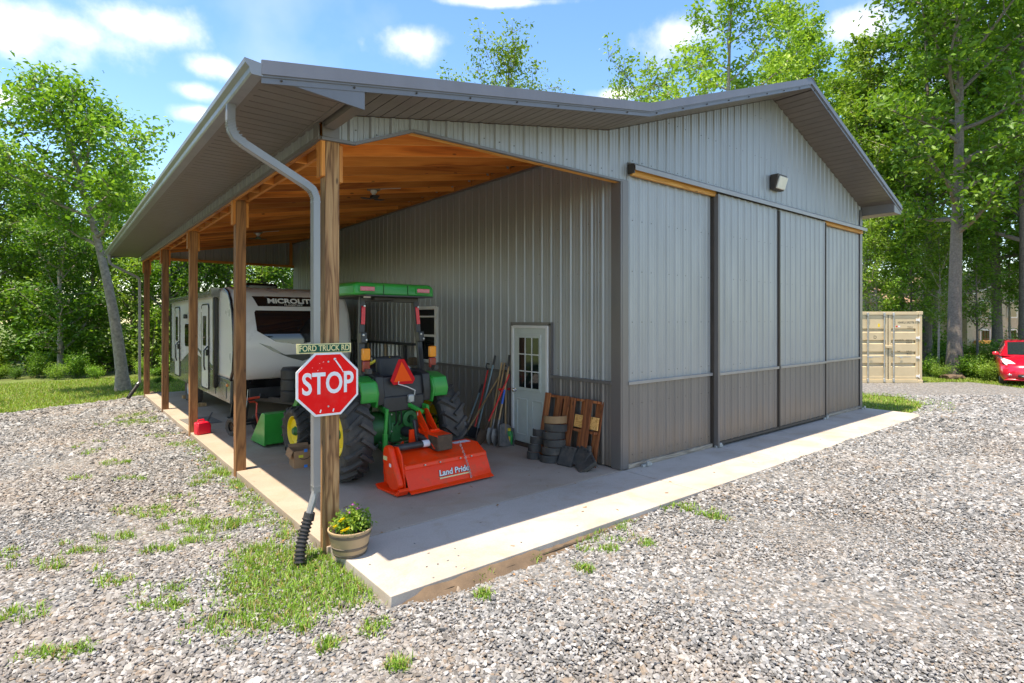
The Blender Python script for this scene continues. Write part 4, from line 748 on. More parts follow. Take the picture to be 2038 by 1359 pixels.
mb = MB().tube([(-HW - .004, yf(z) + .05, z) for z in (.98, 1.2, 1.6, 2.0, 2.35, 2.6, 2.76, 2.86)], .028, 8); mb.build('corner_trim', 'rv_black', rv, smooth=True)
MB().box((0, 8.06, 1.75), (2.2, .12, 2.1)).build('rear_wall', 'rv_black', rv, bevel=.03); MB().box((-HW - .004, 7.9, 1.8), (.012, .34, 1.8)).build('rear_trim', 'rv_black', rv)
mb = MB().box((-HW - .06, 1.42, 1.72), (.09, .13, 1.95)).box((-HW - .06, 1.42, .8), (.05, .07, .16)); mb.build('awning_arm', 'rv_black', rv, bevel=.015); MB().tube([(-HW - .09, 1.3, 2.79), (-HW - .09, 7.9, 2.77)], .075, 12).box((-HW - .08, 1.34, 2.8), (.17, .14, .2)).build('awning_roll', 'rv_grey', rv, smooth=30)
def rrect(y0, y1, z0, z1, r=.1, n=5):
    out = []
    for cy, cz, a0 in ((y1 - r, z1 - r, 0), (y0 + r, z1 - r, 90), (y0 + r, z0 + r, 180), (y1 - r, z0 + r, 270)): out += [(cy + r * math.cos(R(a0 + 90 * k / n)), cz + r * math.sin(R(a0 + 90 * k / n))) for k in range(n + 1)]
    return out
for y0 in (2.35, 6.25):
    d_ = put('door', None, rv, (-HW, y0, 0)); MB().prism(rrect(0, .74, .62, 2.55), -.026, .0, 'yz').build('door_leaf', 'rv_white', d_, bevel=.004); MB().prism(rrect(.2, .56, 1.6, 2.3, .06), -.034, -.02, 'yz').build('door_window', 'window_tint', d_)
    MB().tube([(-.014, a, b) for a, b in rrect(-.02, .76, .6, 2.57) + [(.76, 2.4)]], .017, 6).build('door_seal', 'rv_black', d_); MB().tube([(-.09, .0, 1.05), (-.11, .0, 1.15), (-.11, .0, 1.5), (-.03, .0, 1.6)], .018, 8).box((-.035, .05, 1.45), (.05, .1, .14)).build('grab_handle', 'rv_black', d_, smooth=30)
MB().prism(rrect(3.9, 5.4, 1.5, 2.1, .1), -HW - .02, -HW + .01, 'yz').build('side_window', 'window_tint', rv)
for y in (4.2, 5.2): MB().box((-HW - .04, y, 2.3), (.08, .16, .12)).build('porch_speaker', 'rv_black', rv, bevel=.02)
for y in (.9, 1.9): MB().box((-HW - .012, y, .74), (.012, .5, .34)).build('storage_hatch', 'rv_grey', rv, bevel=.004)
MB().lathe([(0, -.03), (.03, -.02), (.035, 0)], 10, (-HW - .008, .55, .86), 'x').build('marker_light', 'amber_lens', rv); MB().box((-HW - .02, 1.75, .8), (.03, .09, .08)).build('socket', 'rv_black', rv, bevel=.01)
MB().box((-.1, 2.6, 2.98), (.72, .85, .22)).box((.05, 4.2, 2.97), (.6, .5, .14)).build('roof_unit', 'rv_black', rv, bevel=.06)
RW, RR = ag_tyre(.34, .2, .20, 2, .001), MB().lathe([(.2, .0), (.19, .06), (.16, .07), (.12, .03), (.05, .035), (.04, .06), (0, .06)], 24, axis='x').mesh('rim', 'galv', smooth=30)
for y in (4.55, 5.35):
    for sx in (-1, 1):
        w_ = put('wheel', None, rv, (sx * (HW - .12), y, .34), (0, 0, math.pi if sx < 0 else 0)); put('tyre', RW, w_); put('rim', RR, w_)
MB().prism([(-.9, .46), (-.9, .58), (.8, .66), (.8, .5)], -.05, .05, 'yz').bar((-.05, -.85, .52), (-.72, .75, .56), .07, .12).bar((.05, -.85, .52), (.72, .75, .56), .07, .12).box((0, .5, .62), (1.5, .12, .12)).build('tongue', 'black_metal', rv, bevel=.01)
MB().box((-.6, .30, .62), (.30, .24, .1), (0, .15, .3)).box((-.45, .2, .7), (.9, .05, .2)).build('tongue_tray', 'black_metal', rv, bevel=.02)
MB().lathe([(.0, .0), (.20, .0), (.215, .03), (.215, .2), (.2, .22), (.215, .24), (.215, .42), (.2, .44), (.215, .46), (.215, .62), (.18, .68), (.0, .69)], 28, (-.30, -.62, .58)).build('gas_bottle_cover', 'black_plastic', rv, smooth=30)
MB().tube([(-.28, -.80, 0.01), (-.28, -.80, .62)], .035, 10).lathe([(.09, 0), (.09, .015), (.03, .03)], 14, (-.28, -.80, 0), cap=True).build('tongue_jack', 'black_metal', rv, smooth=30)
for x in (-.9, .9): MB().bar((x, 1.4, .55), (x, 1.7, .02), .06, .06).box((x, 1.7, .012), (.16, .14, .02)).build('stabiliser_leg', 'black_metal', rv)
for (x, y) in ((-1.1, 4.0), (-1.1, 5.95)): MB().box((x, y, .045), (.24, .14, .09)).build('wheel_chock', 'handle_wood', rv, bevel=.004)

# ------------------------------------------------------------------ loose things on the slab
dl = thing('wheeled_dolly', 'two wheeled trailer dolly with red tube frame in front of the camper', 'dolly', (2.86, 11.72, 0), R(20))
wt, wr = ag_tyre(.17, .09, .09, 2, .001), MB().lathe([(.09, 0), (.085, .02), (.05, .01), (.03, .03), (0, .03)], 18, axis='x').mesh('rim', 'rust_block', smooth=30)
for x in (-.27, .27):
    w_ = put('wheel', None, dl, (x, 0, .172)); put('tyre', wt, w_); put('rim', wr, w_)
MB().tube([(-.27, 0, .172), (.27, 0, .172)], .02, 10).build('axle', 'black_metal', dl); MB().box((0, .02, .24), (.3, .14, .05)).bar((0, .02, .22), (0, -.05, .62), .06, .06).build('frame', 'black_metal', dl, bevel=.006)
MB().tube([(.14, -.1, .03), (.20, -.12, .10), (.19, -.06, .34), (.22, -.04, .56), (.16, -.03, .6), (-.1, -.05, .6)], .018, 8).tube([(-.16, -.04, .66), (.24, -.08, .68)], .024, 8).tube([(-.12, 0, .24), (-.1, -.04, .64)], .018, 8).build('handle', 'dolly_red', dl, smooth=30)
MB().tube([(.0, -.08, .86), (-.03, -.09, .6), (-.08, -.06, .3)], .007, 6).build('pin', 'steel', dl)
bx = thing('cardboard_box', 'open brown cardboard box with smile arrow and blue tape behind the front post', 'box', (2.90, 8.62, 0), R(-6)); bx.scale = (.86, .86, .84)
hw, hl, hh = .17, .20, .30
for (c, d) in (((0, -hl, hh / 2), (2 * hw, .006, hh)), ((0, hl, hh / 2), (2 * hw, .006, hh)), ((-hw, 0, hh / 2), (.006, 2 * hl - .008, hh)), ((hw, 0, hh / 2), (.006, 2 * hl - .008, hh)), ((0, 0, .006), (2 * hw - .01, 2 * hl - .01, .006))): MB().box(c, d).build('box_side', 'cardboard', bx)
MB().box((hw + .06, 0, hh + .03), (.13, 2 * hl, .006), (0, R(-25), 0)).build('flap', 'cardboard', bx); MB().box((-hw - .04, .02, hh - .06), (.006, 2 * hl, .14), (0, R(18), 0)).build('flap', 'cardboard', bx); MB().box((0, hl + .06, hh + .01), (2 * hw, .006, .13), (R(-70), 0, 0)).build('flap', 'cardboard', bx)
for z in (.02, .30): MB().box((.02, -hl - .005, z), (.055, .004, .055)).build('tape', 'blue_tape', bx)
MB().box((-.06, -hl - .005, .205), (.075, .004, .045)).build('sticker', 'yellow_label', bx)
MB().tube([(-.09, -hl - .004, .185), (-.05, -hl - .004, .155), (0, -hl - .004, .145), (.05, -hl - .004, .155), (.085, -hl - .004, .18)], [.003, .006, .007, .006, .003], 6).bar((.07, -hl - .005, .19), (.095, -hl - .005, .19), .006, .004).bar((.094, -hl - .005, .19), (.094, -hl - .005, .165), .006, .004).build('printed_arrow', 'ink', bx)
gc = thing('gas_can', 'red plastic gas can with black spout beside the third post', 'can', (2.20, 12.18, 0), R(15))
MB().prism([(-.13, 0), (.13, 0), (.135, .15), (.11, .22), (.05, .245), (-.13, .235)], -.085, .085, 'xz').build('tank', 'gas_red', gc, bevel=.025); MB().tube([(-.09, 0, .225), (-.08, 0, .275), (.02, 0, .28), (.04, 0, .235)], .014, 8).build('handle', 'gas_red', gc, smooth=True); MB().tube([(.09, 0, .22), (.13, 0, .30), (.19, 0, .40)], [.022, .016, .012], 8).build('spout', 'black_plastic', gc, smooth=True); MB().box((.15, .02, .13), (.03, .06, .08)).build('cap', 'jug_cap', gc, bevel=.01)
tag(MB().box((2.45, 13.75, .007), (.62, .95, .012), (0, 0, R(3))).build('door_mat', 'mat_grey', bevel=.003), 'flat grey rubber mat on the slab beside the camper', 'mat')
# rack of pipes on the side wall behind the tractor
rk = thing('pipe_rack', 'black rack holding a row of pale upright tubes against the side wall', 'rack', (6.05, 12.2, 0))
for z in (1.0, 1.67): MB().box((0, .5, z), (.16, 3.9, .05)).build('rail', 'black_metal', rk)
for y in (-.85, .9, 2.4): MB().box((.08, y, .84), (.06, .06, 1.68)).box((0, y, .03), (.4, .06, .06)).build('upright', 'black_metal', rk)
for k in range(16):
    y = -.65 + k * .19; MB().tube([(-.02, y + random.uniform(-.02, .02), 1.02), (-.02, y, 1.66)], random.choice((.022, .03, .034)), 10).build('tube', random.choice(('pot_tan', 'white_frame', 'white_frame', 'galv')) if k < 9 else 'tool_grey', rk, smooth=30)
for k in range(6): MB().box((-.02, -.4 + k * .55, .62 - .04 * (k % 3)), (.2, .3, .5)).build('bin', 'black_plastic', rk, bevel=.04)
tag(MB().box((6.1, 10.9, 1.30), (.16, .22, .16)).build('brick', 'dirt_rock', bevel=.01), 'small terracotta block on the ledge under the white window', 'block')
bpy.data.objects['brick'].location.z = -.0
# long handled tools leaning on the wall left of the door
def tool(name, label, foot, head, hm, parts):
    """foot (x,y,z) on the slab, head (x,y,z) against the wall; parts: list of (kind, material)"""
    a, b = Vector(foot), Vector(head); t = thing(name, label, 'tool', foot, group='garden tools leaning by the door'); d = (b - a); z = d.normalized(); q = Vector((0, 0, 1)).rotation_difference(z).to_euler(); ln = d.length
    MB().tube([(0, 0, .22), (.004, 0, ln * .6), (0, 0, ln)], .016, 8).build('handle', hm, t, smooth=30, rot=q)
    for kd, m in parts:
        if kd == 'blade':
            mb = MB(); vs = []
            for z_, w_, c_ in ((-.02, .012, .0), (.04, .07, .012), (.12, .10, .028), (.22, .10, .03), (.27, .09, .02)):
                for u in np.linspace(-1, 1, 7): vs.append((w_ * u, -c_ * (1 - u * u) - .004, z_ + .02))
            for z_, w_, c_ in ((-.02, .012, .0), (.04, .07, .012), (.12, .10, .028), (.22, .10, .03), (.27, .09, .02)):
                for u in np.linspace(-1, 1, 7): vs.append((w_ * u, -c_ * (1 - u * u) + .002, z_ + .02))
            fs = [(i * 7 + j, i * 7 + j + 1, i * 7 + j + 8, i * 7 + j + 7) for i in range(4) for j in range(6)]; fs += [tuple(35 + k for k in f[::-1]) for f in fs]
            mb.add(vs, fs).tube([(0, 0, .24), (0, 0, .46)], .021, 8).build('blade', m, t, smooth=40, rot=q)
        if kd == 'scoop':
            MB().prism([(-.15, .0), (.15, .0), (.17, .34), (.05, .40), (-.05, .40), (-.17, .34)], -.012, .0, 'xz').box((-.155, -.03, .17), (.01, .06, .34)).box((.155, -.03, .17), (.01, .06, .34)).build('scoop', m, t, bevel=.003, rot=q)
        if kd == 'rake':
            mb = MB().box((0, 0, .2), (.4, .02, .025))
            for k in range(13): mb.bar((-.19 + k * .0317, 0, .2), (-.19 + k * .0317, -.05, .14), .006, .006)
            mb.build('rake_head', m, t, rot=q)
        if kd == 'dgrip': MB().tube([(0, 0, ln), (-.055, 0, ln + .05), (-.055, 0, ln + .12), (.055, 0, ln + .12), (.055, 0, ln + .05), (0, 0, ln)], .014, 8).build('grip', m, t, smooth=30, rot=q)
        if kd == 'grip': MB().tube([(0, 0, ln - .16), (0, 0, ln + .02)], .02, 8).build('grip', m, t, smooth=30, rot=q)
        if kd == 'sleeve': MB().tube([(0, 0, ln * .52), (.002, 0, ln * .7)], .021, 8).build('sleeve', m, t, smooth=30, rot=q)
        if kd == 'tbar': MB().tube([(-.2, 0, ln - .02), (.2, 0, ln + .02)], .02, 8).build('cross_bar', m, t, smooth=30, rot=q)
        if kd == 'broom': MB().box((0, 0, .13), (.30, .06, .2), taper=.7).build('bristles', m, t, rot=q)
        if kd == 'hoe': MB().box((0, -.05, .03), (.15, .1, .008)).tube([(0, -.01, .03), (0, 0, .25)], .01, 6).build('hoe_blade', m, t, rot=q)
tool('shovel', 'round point shovel with wooden handle standing third from the door', (5.93, 7.92, .0), (6.36, 8.02, 1.42), 'handle_wood', [('blade', 'tool_steel')])
tool('snow_shovel', 'tool with bright red shaft leaning left over the wooden handles', (5.74, 8.00, .0), (6.34, 7.86, 1.22), 'tool_red', [('blade', 'rust_block')])
tool('spade', 'spade with blue sleeve on a pale shaft and rusty blade', (5.95, 7.80, .0), (6.36, 7.90, 1.36), 'handle_wood', [('blade', 'tool_steel'), ('sleeve', 'tool_blue')])
tool('post_driver', 'dark bar with red cross handle nearest the door', (6.20, 8.00, .0), (6.35, 7.93, .95), 'tool_grey', [('tbar', 'tool_red')])
tool('pry_bar', 'long dark pole with black grip rising highest of the tools', (5.98, 8.42, .0), (6.37, 8.32, 1.52), 'tool_teal', [('grip', 'black_plastic'), ('hoe', 'tool_steel')])
tool('rake', 'garden rake on a thin tan handle crossing the other tools', (5.78, 8.55, .0), (6.36, 8.15, 1.20), 'handle_wood', [('rake', 'tool_steel')])
tool('broom', 'broom with dark bristles and red handle at the left of the tools', (5.96, 8.48, .0), (6.37, 8.55, 1.25), 'tool_red', [('dgrip', 'black_plastic'), ('broom', 'black_plastic')])
tool('grain_shovel', 'wide scoop shovel in dull steel with its blade flat on the slab', (6.05, 7.62, .0), (6.37, 8.0, 1.25), 'handle_wood', [('scoop', 'tool_steel'), ('dgrip', 'rust_block')])
tool('hoe', 'hoe on a weathered handle behind the red shafted tool', (6.05, 8.12, .0), (6.37, 8.12, 1.42), 'handle_wood', [('hoe', 'tool_steel')])
tool('edger', 'short pale blue handled edger farthest from the door', (5.9, 8.72, .0), (6.36, 8.72, .95), 'tool_teal', [('grip', 'black_plastic'), ('blade', 'tool_steel')])
tool('digging_bar', 'thin black bar standing upright against the door trim', (6.22, 7.93, .0), (6.37, 7.9, 1.55), 'black_metal', [('grip', 'black_metal')])
jg = thing('weed_killer_jug', 'green plastic jug with yellow cap on the slab beside the door', 'jug', (6.20, 7.70, 0), R(-60))
MB().prism([(-.075, 0), (.075, 0), (.08, .17), (.05, .235), (.03, .25), (-.03, .25), (-.08, .17)], -.055, .055, 'xz').build('body', 'jug_green', jg, bevel=.02); MB().lathe([(.035, 0), (.035, .045), (0, .05)], 12, (0, 0, .25)).build('cap', 'jug_cap', jg, smooth=30); MB().box((.0, -.058, .10), (.09, .006, .12)).build('paper_label', 'jug_cap', jg)
# pallet leaning on the wall right of the door
pl = thing('pallet', 'reddish wooden pallet leaning against the wainscot beside the door', 'pallet', (6.12, 6.28, 0), 0); pl.rotation_euler = (0, R(11), 0)
for z in (.06, .52, .98): MB().box((.05, 0, z), (.09, 1.16, .04)).build('stringer', 'wood_pallet', pl, bevel=.003)
for y, w_, h_ in ((.51, .13, 1.02), (.22, .11, 1.0), (.06, .12, 1.01), (-.08, .10, 1.0), (-.40, .15, 1.01)): MB().box((-.008, y, h_ / 2), (.018, w_, h_)).build('slat', 'wood_pallet', pl, bevel=.003)
for y in (.40, .30, .13, -.20, -.30, -.50, -.56): MB().box((.108, y, .5), (.016, .08, 1.0)).build('back_slat', 'wood_pallet', pl, bevel=.003)
MB().box((.03, -.37, .66), (.03, .48, .19)).build('board', 'wood_block', pl, bevel=.003)
# stacks of curved edging blocks
def edging(r, w, h, ang, th=.03): 
    mb = MB(); n = 9; vs = []
    for i in range(n):
        a = -ang / 2 + ang * i / (n - 1)
        for rr in (r, r - th):
            for z in (0, h): vs.append((rr * math.sin(a), -rr * math.cos(a) + r, z))
    fs = [(4 * i, 4 * i + 4, 4 * i + 5, 4 * i + 1) for i in range(n - 1)] + [(4 * i + 2, 4 * i + 3, 4 * i + 7, 4 * i + 6) for i in range(n - 1)] + [(4 * i + 1, 4 * i + 5, 4 * i + 7, 4 * i + 3) for i in range(n - 1)] + [(4 * i, 4 * i + 2, 4 * i + 6, 4 * i + 4) for i in range(n - 1)] + [(0, 1, 3, 2), (4 * n - 4, 4 * n - 2, 4 * n - 1, 4 * n - 3)]
    return mb.add(vs, fs)
eme = {m: edging(.19, .3, .112, R(150)).mesh('edging_block', m, smooth=40) for m in ('edging', 'edging_tan')}
def edge_block(loc, rot, label, m='edging', sc_=1):
    o = put('edging_block', eme[m], None, loc, rot); o.scale = (sc_, sc_, 1.0); b = o.modifiers.new('bevel', 'BEVEL'); b.width = .006; b.segments = 2; return tag(o, label, 'edging block', 'stacked curved edging blocks')
RZ = R(-52)
lv = ('bottom', 'second', 'third', 'fourth', 'fifth', 'top')
for k in range(6): edge_block((5.87 + .014 * k + random.uniform(-.012, .012), 6.28 - .008 * k + random.uniform(-.012, .012), .002 + .121 * k), (R(-4), R(random.uniform(-2, 2)), RZ + R(random.uniform(-9, 9))), ('tan curved edging block, the top one of the tall stack by the pallet' if k == 5 else lv[k] + ' curved edging block from below in the tall stack by the pallet'), 'edging_tan' if k >= 5 else 'edging', 1.0)
for k in range(4): edge_block((5.80 + .03 * k, 6.66 - .01 * k, .002 + .118 * k), (R(-3), 0, RZ + R(-14 + random.uniform(-12, 12))), ('top' if k == 3 else lv[k]) + ' dark curved edging block in the small stack by the door', 'edging', .62)
def flat_block(loc, rot, label):
    t = thing('flat_edging_block', label, 'edging block', loc, 0, 'flat edging blocks leaning on the pallet'); t.rotation_euler = rot
    MB().box((0, 0, .15), (.05, .26, .30)).build('face', 'edging', t, bevel=.008)
    for k in range(4): MB().box((.04, -.09 + k * .06, .15), (.04, .02, .26)).build('rib', 'edging', t, bevel=.003)
    for k in range(3): MB().box((-.028, -.08 + k * .08, .27), (.01, .03, .014)).build('slot', 'ink', t)
flat_block((5.94, 6.05, .003), (R(0), R(28), R(8)), 'flat dark edging block leaning right beside the tall stack'); flat_block((6.0, 5.87, .03), (R(14), R(34), R(-4)), 'tilted edging block with slots leaning on the pallet'); flat_block((5.93, 5.76, .003), (R(24), R(50), R(-14)), 'front flat edging block nearest the barn corner'); flat_block((6.1, 5.82, .02), (R(-10), R(20), R(4)), 'rearmost edging block half hidden beside the pallet end')
# flower tub
fp = thing('flower_tub', 'tan barrel style flower tub with dark bands at the front post', 'planter', (2.16, 5.08, 0)); fp.scale = (.94, .94, .96)
def tubr(z): return .155 + .055 * (z / .235) ** .8
pts = [(tubr(z), z) for z in np.linspace(0, .235, 9)]; MB().lathe([(0, 0)] + pts + [(.218, .238), (.218, .25), (.205, .252), (.2, .24), (.19, .19), (0, .19)], 40).build('tub', 'pot_tan', fp, smooth=40)
for z in (.0, .07, .19): MB().lathe([(tubr(z) + .0, z), (tubr(z) + .005, z + .003), (tubr(z + .028) + .005, z + .025), (tubr(z + .028), z + .028)], 40).build('band', 'pot_band', fp, smooth=30)
MB().lathe([(.19, .2), (.12, .215), (0, .22)], 24).build('soil', 'soil', fp)
def leaves_mesh(name, P, size, mat, seed=0, up=.6, aspect=.55, bend=.25, rnd=None):
    """many separate folded leaves as one mesh; P (n,3)"""
    g = np.random.default_rng(seed); n = len(P)
    nrm = g.normal(size=(n, 3)); nrm[:, 2] = np.abs(nrm[:, 2]) * .7 + up; nrm /= np.linalg.norm(nrm, axis=1)[:, None]
    t = g.normal(size=(n, 3)); t -= nrm * (t * nrm).sum(1)[:, None]; t /= np.linalg.norm(t, axis=1)[:, None]; b = np.cross(nrm, t)
    s = size * g.uniform(.6, 1.35, n)[:, None]
    a = P - t * s * .5; c = P + t * s * .55 - nrm * s * bend * .6; l = P - t * s * .02 + b * s * aspect * .5 + nrm * s * bend * .35; r_ = P - t * s * .02 - b * s * aspect * .5 + nrm * s * bend * .35
    V = np.stack([a, r_, c, l], 1).reshape(-1, 3); idx = np.arange(n)[:, None] * 4
    tri = np.concatenate([idx + np.array([0, 1, 2]), idx + np.array([0, 2, 3])], 1).reshape(-1, 3)
    me = bpy.data.meshes.new(name); me.vertices.add(len(V)); me.vertices.foreach_set('co', V.astype(np.float32).ravel()); me.loops.add(tri.size); me.loops.foreach_set('vertex_index', tri.astype(np.int32).ravel())
    me.polygons.add(len(tri)); me.polygons.foreach_set('loop_start', np.arange(0, tri.size, 3, dtype=np.int32)); me.update(calc_edges=True)
    q = g.uniform(0, 1, n) if rnd is None else np.clip(rnd + g.normal(0, .18, n), 0, 1)
    at = me.attributes.new('rnd', 'FLOAT', 'POINT'); at.data.foreach_set('value', np.repeat(q, 4).astype(np.float32)); me.materials.append(MATS[mat]); return me
g_ = np.random.default_rng(5); n = 1300
P = np.stack([.03 + g_.normal(0, .085, n), .01 + g_.normal(0, .085, n), .22 + np.abs(g_.normal(.06, .05, n))], 1); P = P[np.hypot(P[:, 0], P[:, 1]) < .21]; P[:, 2] += .05 * np.exp(-((P[:, 0] - .05) ** 2 + P[:, 1] ** 2) / .01)
put('foliage', leaves_mesh('foliage', P, .04, 'leaf_pale', 3), fp); P2 = P[:90].copy(); P2[:, 0] = .16 + g_.normal(0, .04, 90); P2[:, 1] = -.03 + g_.normal(0, .04, 90); P2[:, 2] = .24 + g_.normal(0, .02, 90); put('trailing_foliage', leaves_mesh('foliage', P2, .035, 'leaf_pale', 4), fp)
for (x, y, z, r_, m) in ((-.17, -.05, .30, .036, 'flower_yellow'), (-.085, -.15, .285, .042, 'flower_yellow'), (-.13, -.14, .275, .036, 'flower_yellow'), (-.085, -.03, .345, .04, 'flower_yellow'), (-.12, -.03, .33, .03, 'flower_yellow'), (.05, .04, .44, .026, 'flower_pink'), (.085, .0, .41, .028, 'flower_pink'), (-.01, -.02, .39, .024, 'flower_pink'), (-.01, .05, .375, .02, 'flower_dark')):
    fl = put('flower', None, fp, (x, y, z)); mb = MB()
    for k in range(9):
        a = k * 2 * math.pi / 9; mb.add([(0, 0, 0), (r_ * .6 * math.cos(a - .3), r_ * .6 * math.sin(a - .3), .006), (r_ * math.cos(a), r_ * math.sin(a), .002), (r_ * .6 * math.cos(a + .3), r_ * .6 * math.sin(a + .3), .006)], [(0, 1, 2, 3)])
        mb.add([(0, 0, .008), (r_ * .45 * math.cos(a - .3), r_ * .45 * math.sin(a - .3), .02), (r_ * .75 * math.cos(a), r_ * .75 * math.sin(a), .02), (r_ * .45 * math.cos(a + .3), r_ * .45 * math.sin(a + .3), .02)], [(0, 1, 2, 3)])
    mb.build('petals', m, fl, rot=(R(-35), R(-10), 0)); MB().tube([(0, 0, 0), (.01, .01, -.1)], .003, 5).build('stem', 'jug_green', fl)

# ------------------------------------------------------------------ shipping container, car, house
ct = thing('shipping_container', 'tan shipping container with closed doors standing beyond the right end of the barn', 'container', (22.62, 7.94, -.09), -HEAD)
W, H_, LC = 2.44, 2.6, 6.06
for x in (.06, W - .06): MB().box((x, .06, H_ / 2), (.12, .12, H_ - .01)).build('corner_post', 'container_tan', ct, bevel=.01)
MB().box((W / 2, .055, .06), (W - .25, .11, .12)).build('door_sill', 'container_tan', ct, bevel=.01); MB().box((W / 2, .055, H_ - .06), (W - .25, .11, .115)).build('door_header', 'container_tan', ct, bevel=.01)
for x in (.06, W - .06):
    for z in (.05, H_ - .05): MB().box((x, .05, z), (.17, .13, .12)).build('corner_casting', 'container_tan', ct, bevel=.012)
def corr(n, a, b, depth, p0, d, nr, z0, z1):
    mb = MB(); vs = []; k = 0; per = (b - a) / n; pts = []
    for i in range(n): pts += [(a + per * (i + .05), 0), (a + per * (i + .3), 0), (a + per * (i + .55), depth), (a + per * (i + .8), depth)]
    pts.append((b, 0))
    for s_, h_ in pts:
        for z in (z0, z1): vs.append((p0[0] + d[0] * s_ + nr[0] * h_, p0[1] + d[1] * s_ + nr[1] * h_, z))
    return mb.add(vs, [(2 * i, 2 * i + 2, 2 * i + 3, 2 * i + 1) for i in range(len(pts) - 1)])
corr(20, .1, LC, .036, (W - .03, 0), (0, 1), (-1, 0), .12, H_ - .1).build('side_wall', 'container_tan', ct); corr(20, .1, LC, .036, (.03, 0), (0, 1), (1, 0), .12, H_ - .1).build('side_wall', 'container_tan', ct)
MB().box((W / 2, LC / 2 + .06, H_ - .02), (W, LC, .03)).build('roof', 'container_tan', ct); MB().box((W / 2, LC, H_ / 2), (W, .05, H_)).build('end_wall', 'container_tan', ct)
for i in range(2):
    x0 = .13 + i * 1.10; x1 = x0 + 1.08; dr = put('container_door', None, ct, (0, 0, 0))
    zr = [.14, .30, .72, .82, 1.18, 1.28, 1.66, 1.76, 2.14, 2.24, 2.46]
    pr = [(.035, .13), (.035, .66), (.075, .70), (.075, .78), (.035, .84), (.035, 1.14), (.075, 1.18), (.075, 1.26), (.035, 1.32), (.035, 1.62), (.075, 1.66), (.075, 1.74), (.035, 1.80), (.035, 2.47), (.1, 2.47), (.1, .13)]
    pr = [(.035, .13)] + sum([[(.03, z), (.09, z + .065), (.09, z + .13), (.03, z + .145)] for z in (.58, 1.0, 1.42, 1.84)], []) + [(.035, 2.47), (.1, 2.47), (.1, .13)]
    MB().prism(pr, x0 + .09, x1 - .09, 'yz').build('door_panel', 'container_tan', dr)
    for x in (x0 + .045, x1 - .045): MB().box((x, .06, 1.30), (.088, .07, 2.36)).build('door_stile', 'container_tan', dr, bevel=.004)
    for z in (.18, 2.42): MB().box(((x0 + x1) / 2, .055, z), (x1 - x0 - .18, .06, .11)).build('door_rail', 'container_tan', dr, bevel=.004)
    for x in ((x0 + .32, x1 - .16) if i == 0 else (x0 + .16, x0 + .80)):
        if i == 1 and x > x0 + .5: continue
        MB().tube([(x, -.01, .05), (x, -.01, 2.54)], .02, 10).build('lock_rod', 'galv', dr, smooth=30)
        for z in (.10, 2.5): MB().box((x, -.005, z), (.07, .06, .13)).build('rod_cam', 'galv', dr, bevel=.012)
        for z in (.75, 1.6): MB().box((x, .012, z), (.09, .03, .05)).build('rod_guide', 'container_tan', dr)
    zz = .95; MB().box(((x0 + x1) / 2, -.02, zz), (.5, .012, .03)).box(((x0 + x1) / 2 - .1, -.01, zz - .02), (.08, .03, .06)).build('door_handle', 'galv', dr, bevel=.004)
    if i == 1:
        for z in (.25, .93, 1.65, 2.3): MB().tube([(x1 + .02, .0, z - .06), (x1 + .02, .0, z + .06)], .022, 8).box((x1 - .02, .012, z), (.14, .02, .07)).build('hinge', 'white_frame', dr)
MB().box((1.21, -.012, 1.32), (.24, .05, .10)).build('lock_bracket', 'container_tan', ct, bevel=.012); MB().box((1.21, .05, 1.30), (.03, .05, 2.36)).build('door_gasket', 'ink', ct)
for (s_, x, z, sz) in (('NWKU 592778 8', 1.90, 2.20, .115), ('22G1', 2.02, 2.02, .115), ('MAX GROSS', 1.63, 1.56, .07), ('30480 KG', 1.98, 1.56, .07), ('67200 LB', 1.98, 1.48, .07), ('TARE', 1.60, 1.15, .07), ('2180 KG', 1.98, 1.15, .07), ('4810 LB', 1.98, 1.07, .07)): text(s_, sz, 'ink', ct, (x, .03, z), FRONT, sx=.8)
text('D', .16, 'ink', ct, (.74, .03, 1.66), FRONT); MB().box((1.53, .03, 2.06), (.06, .004, .05)).build('decal_red', 'reflector', ct); MB().box((1.62, .03, 2.06), (.08, .004, .05)).build('decal_white', 'paper_white', ct); MB().box((.88, .03, 2.1), (.07, .004, .12)).build('decal_tan', 'jug_cap', ct)

car = thing('parked_car', 'glossy red hatchback parked nose out at the edge of the woods', 'car', (25.75, 3.55, -.09), -HEAD - R(38))
# car axes: x to the right of the picture, y away from the viewer; nose at y = 0
def loft(rings, caps=True):
    n = len(rings[0]); vs = sum(rings, []); fs = [(i * n + j, i * n + (j + 1) % n, i * n + n + (j + 1) % n, i * n + n + j) for i in range(len(rings) - 1) for j in range(n)]
    if caps: fs += [tuple(range(n))[::-1], tuple(range(len(vs) - n, len(vs)))]
    return MB().add(vs, fs)
def ring(y, w, zb, zm, ztp, cr=.82, belly=.92):
    h = [(-w * belly, zb), (-w * .99, zb + .12), (-w, (zb + zm) / 2 + .06), (-w * .97, zm), (-w * cr, zm + (ztp - zm) * .72), (-w * .45, ztp - .008), (0, ztp)]
    return [(x, y, z) for x, z in h] + [(-x, y, z) for x, z in h[::-1][1:]]
body = loft([ring(-.03, .50, .36, .48, .60), ring(.02, .66, .27, .50, .70), ring(.14, .78, .22, .56, .78), ring(.4, .86, .2, .66, .90), ring(.8, .885, .2, .76, .99), ring(1.2, .885, .2, .84, 1.05), ring(2.4, .885, .2, .92, 1.06), ring(3.6, .88, .22, .95, 1.08), ring(4.2, .84, .26, .92, 1.08), ring(4.42, .70, .34, .8, 1.0)])
body.build('body', 'car_red', car, smooth=60)
def gr(y, w0, z0, w1, z1): return [(-w0, y, z0), (-w1, y, z1), (-w1 * .6, y, z1 + .02), (w1 * .6, y, z1 + .02), (w1, y, z1), (w0, y, z0)]
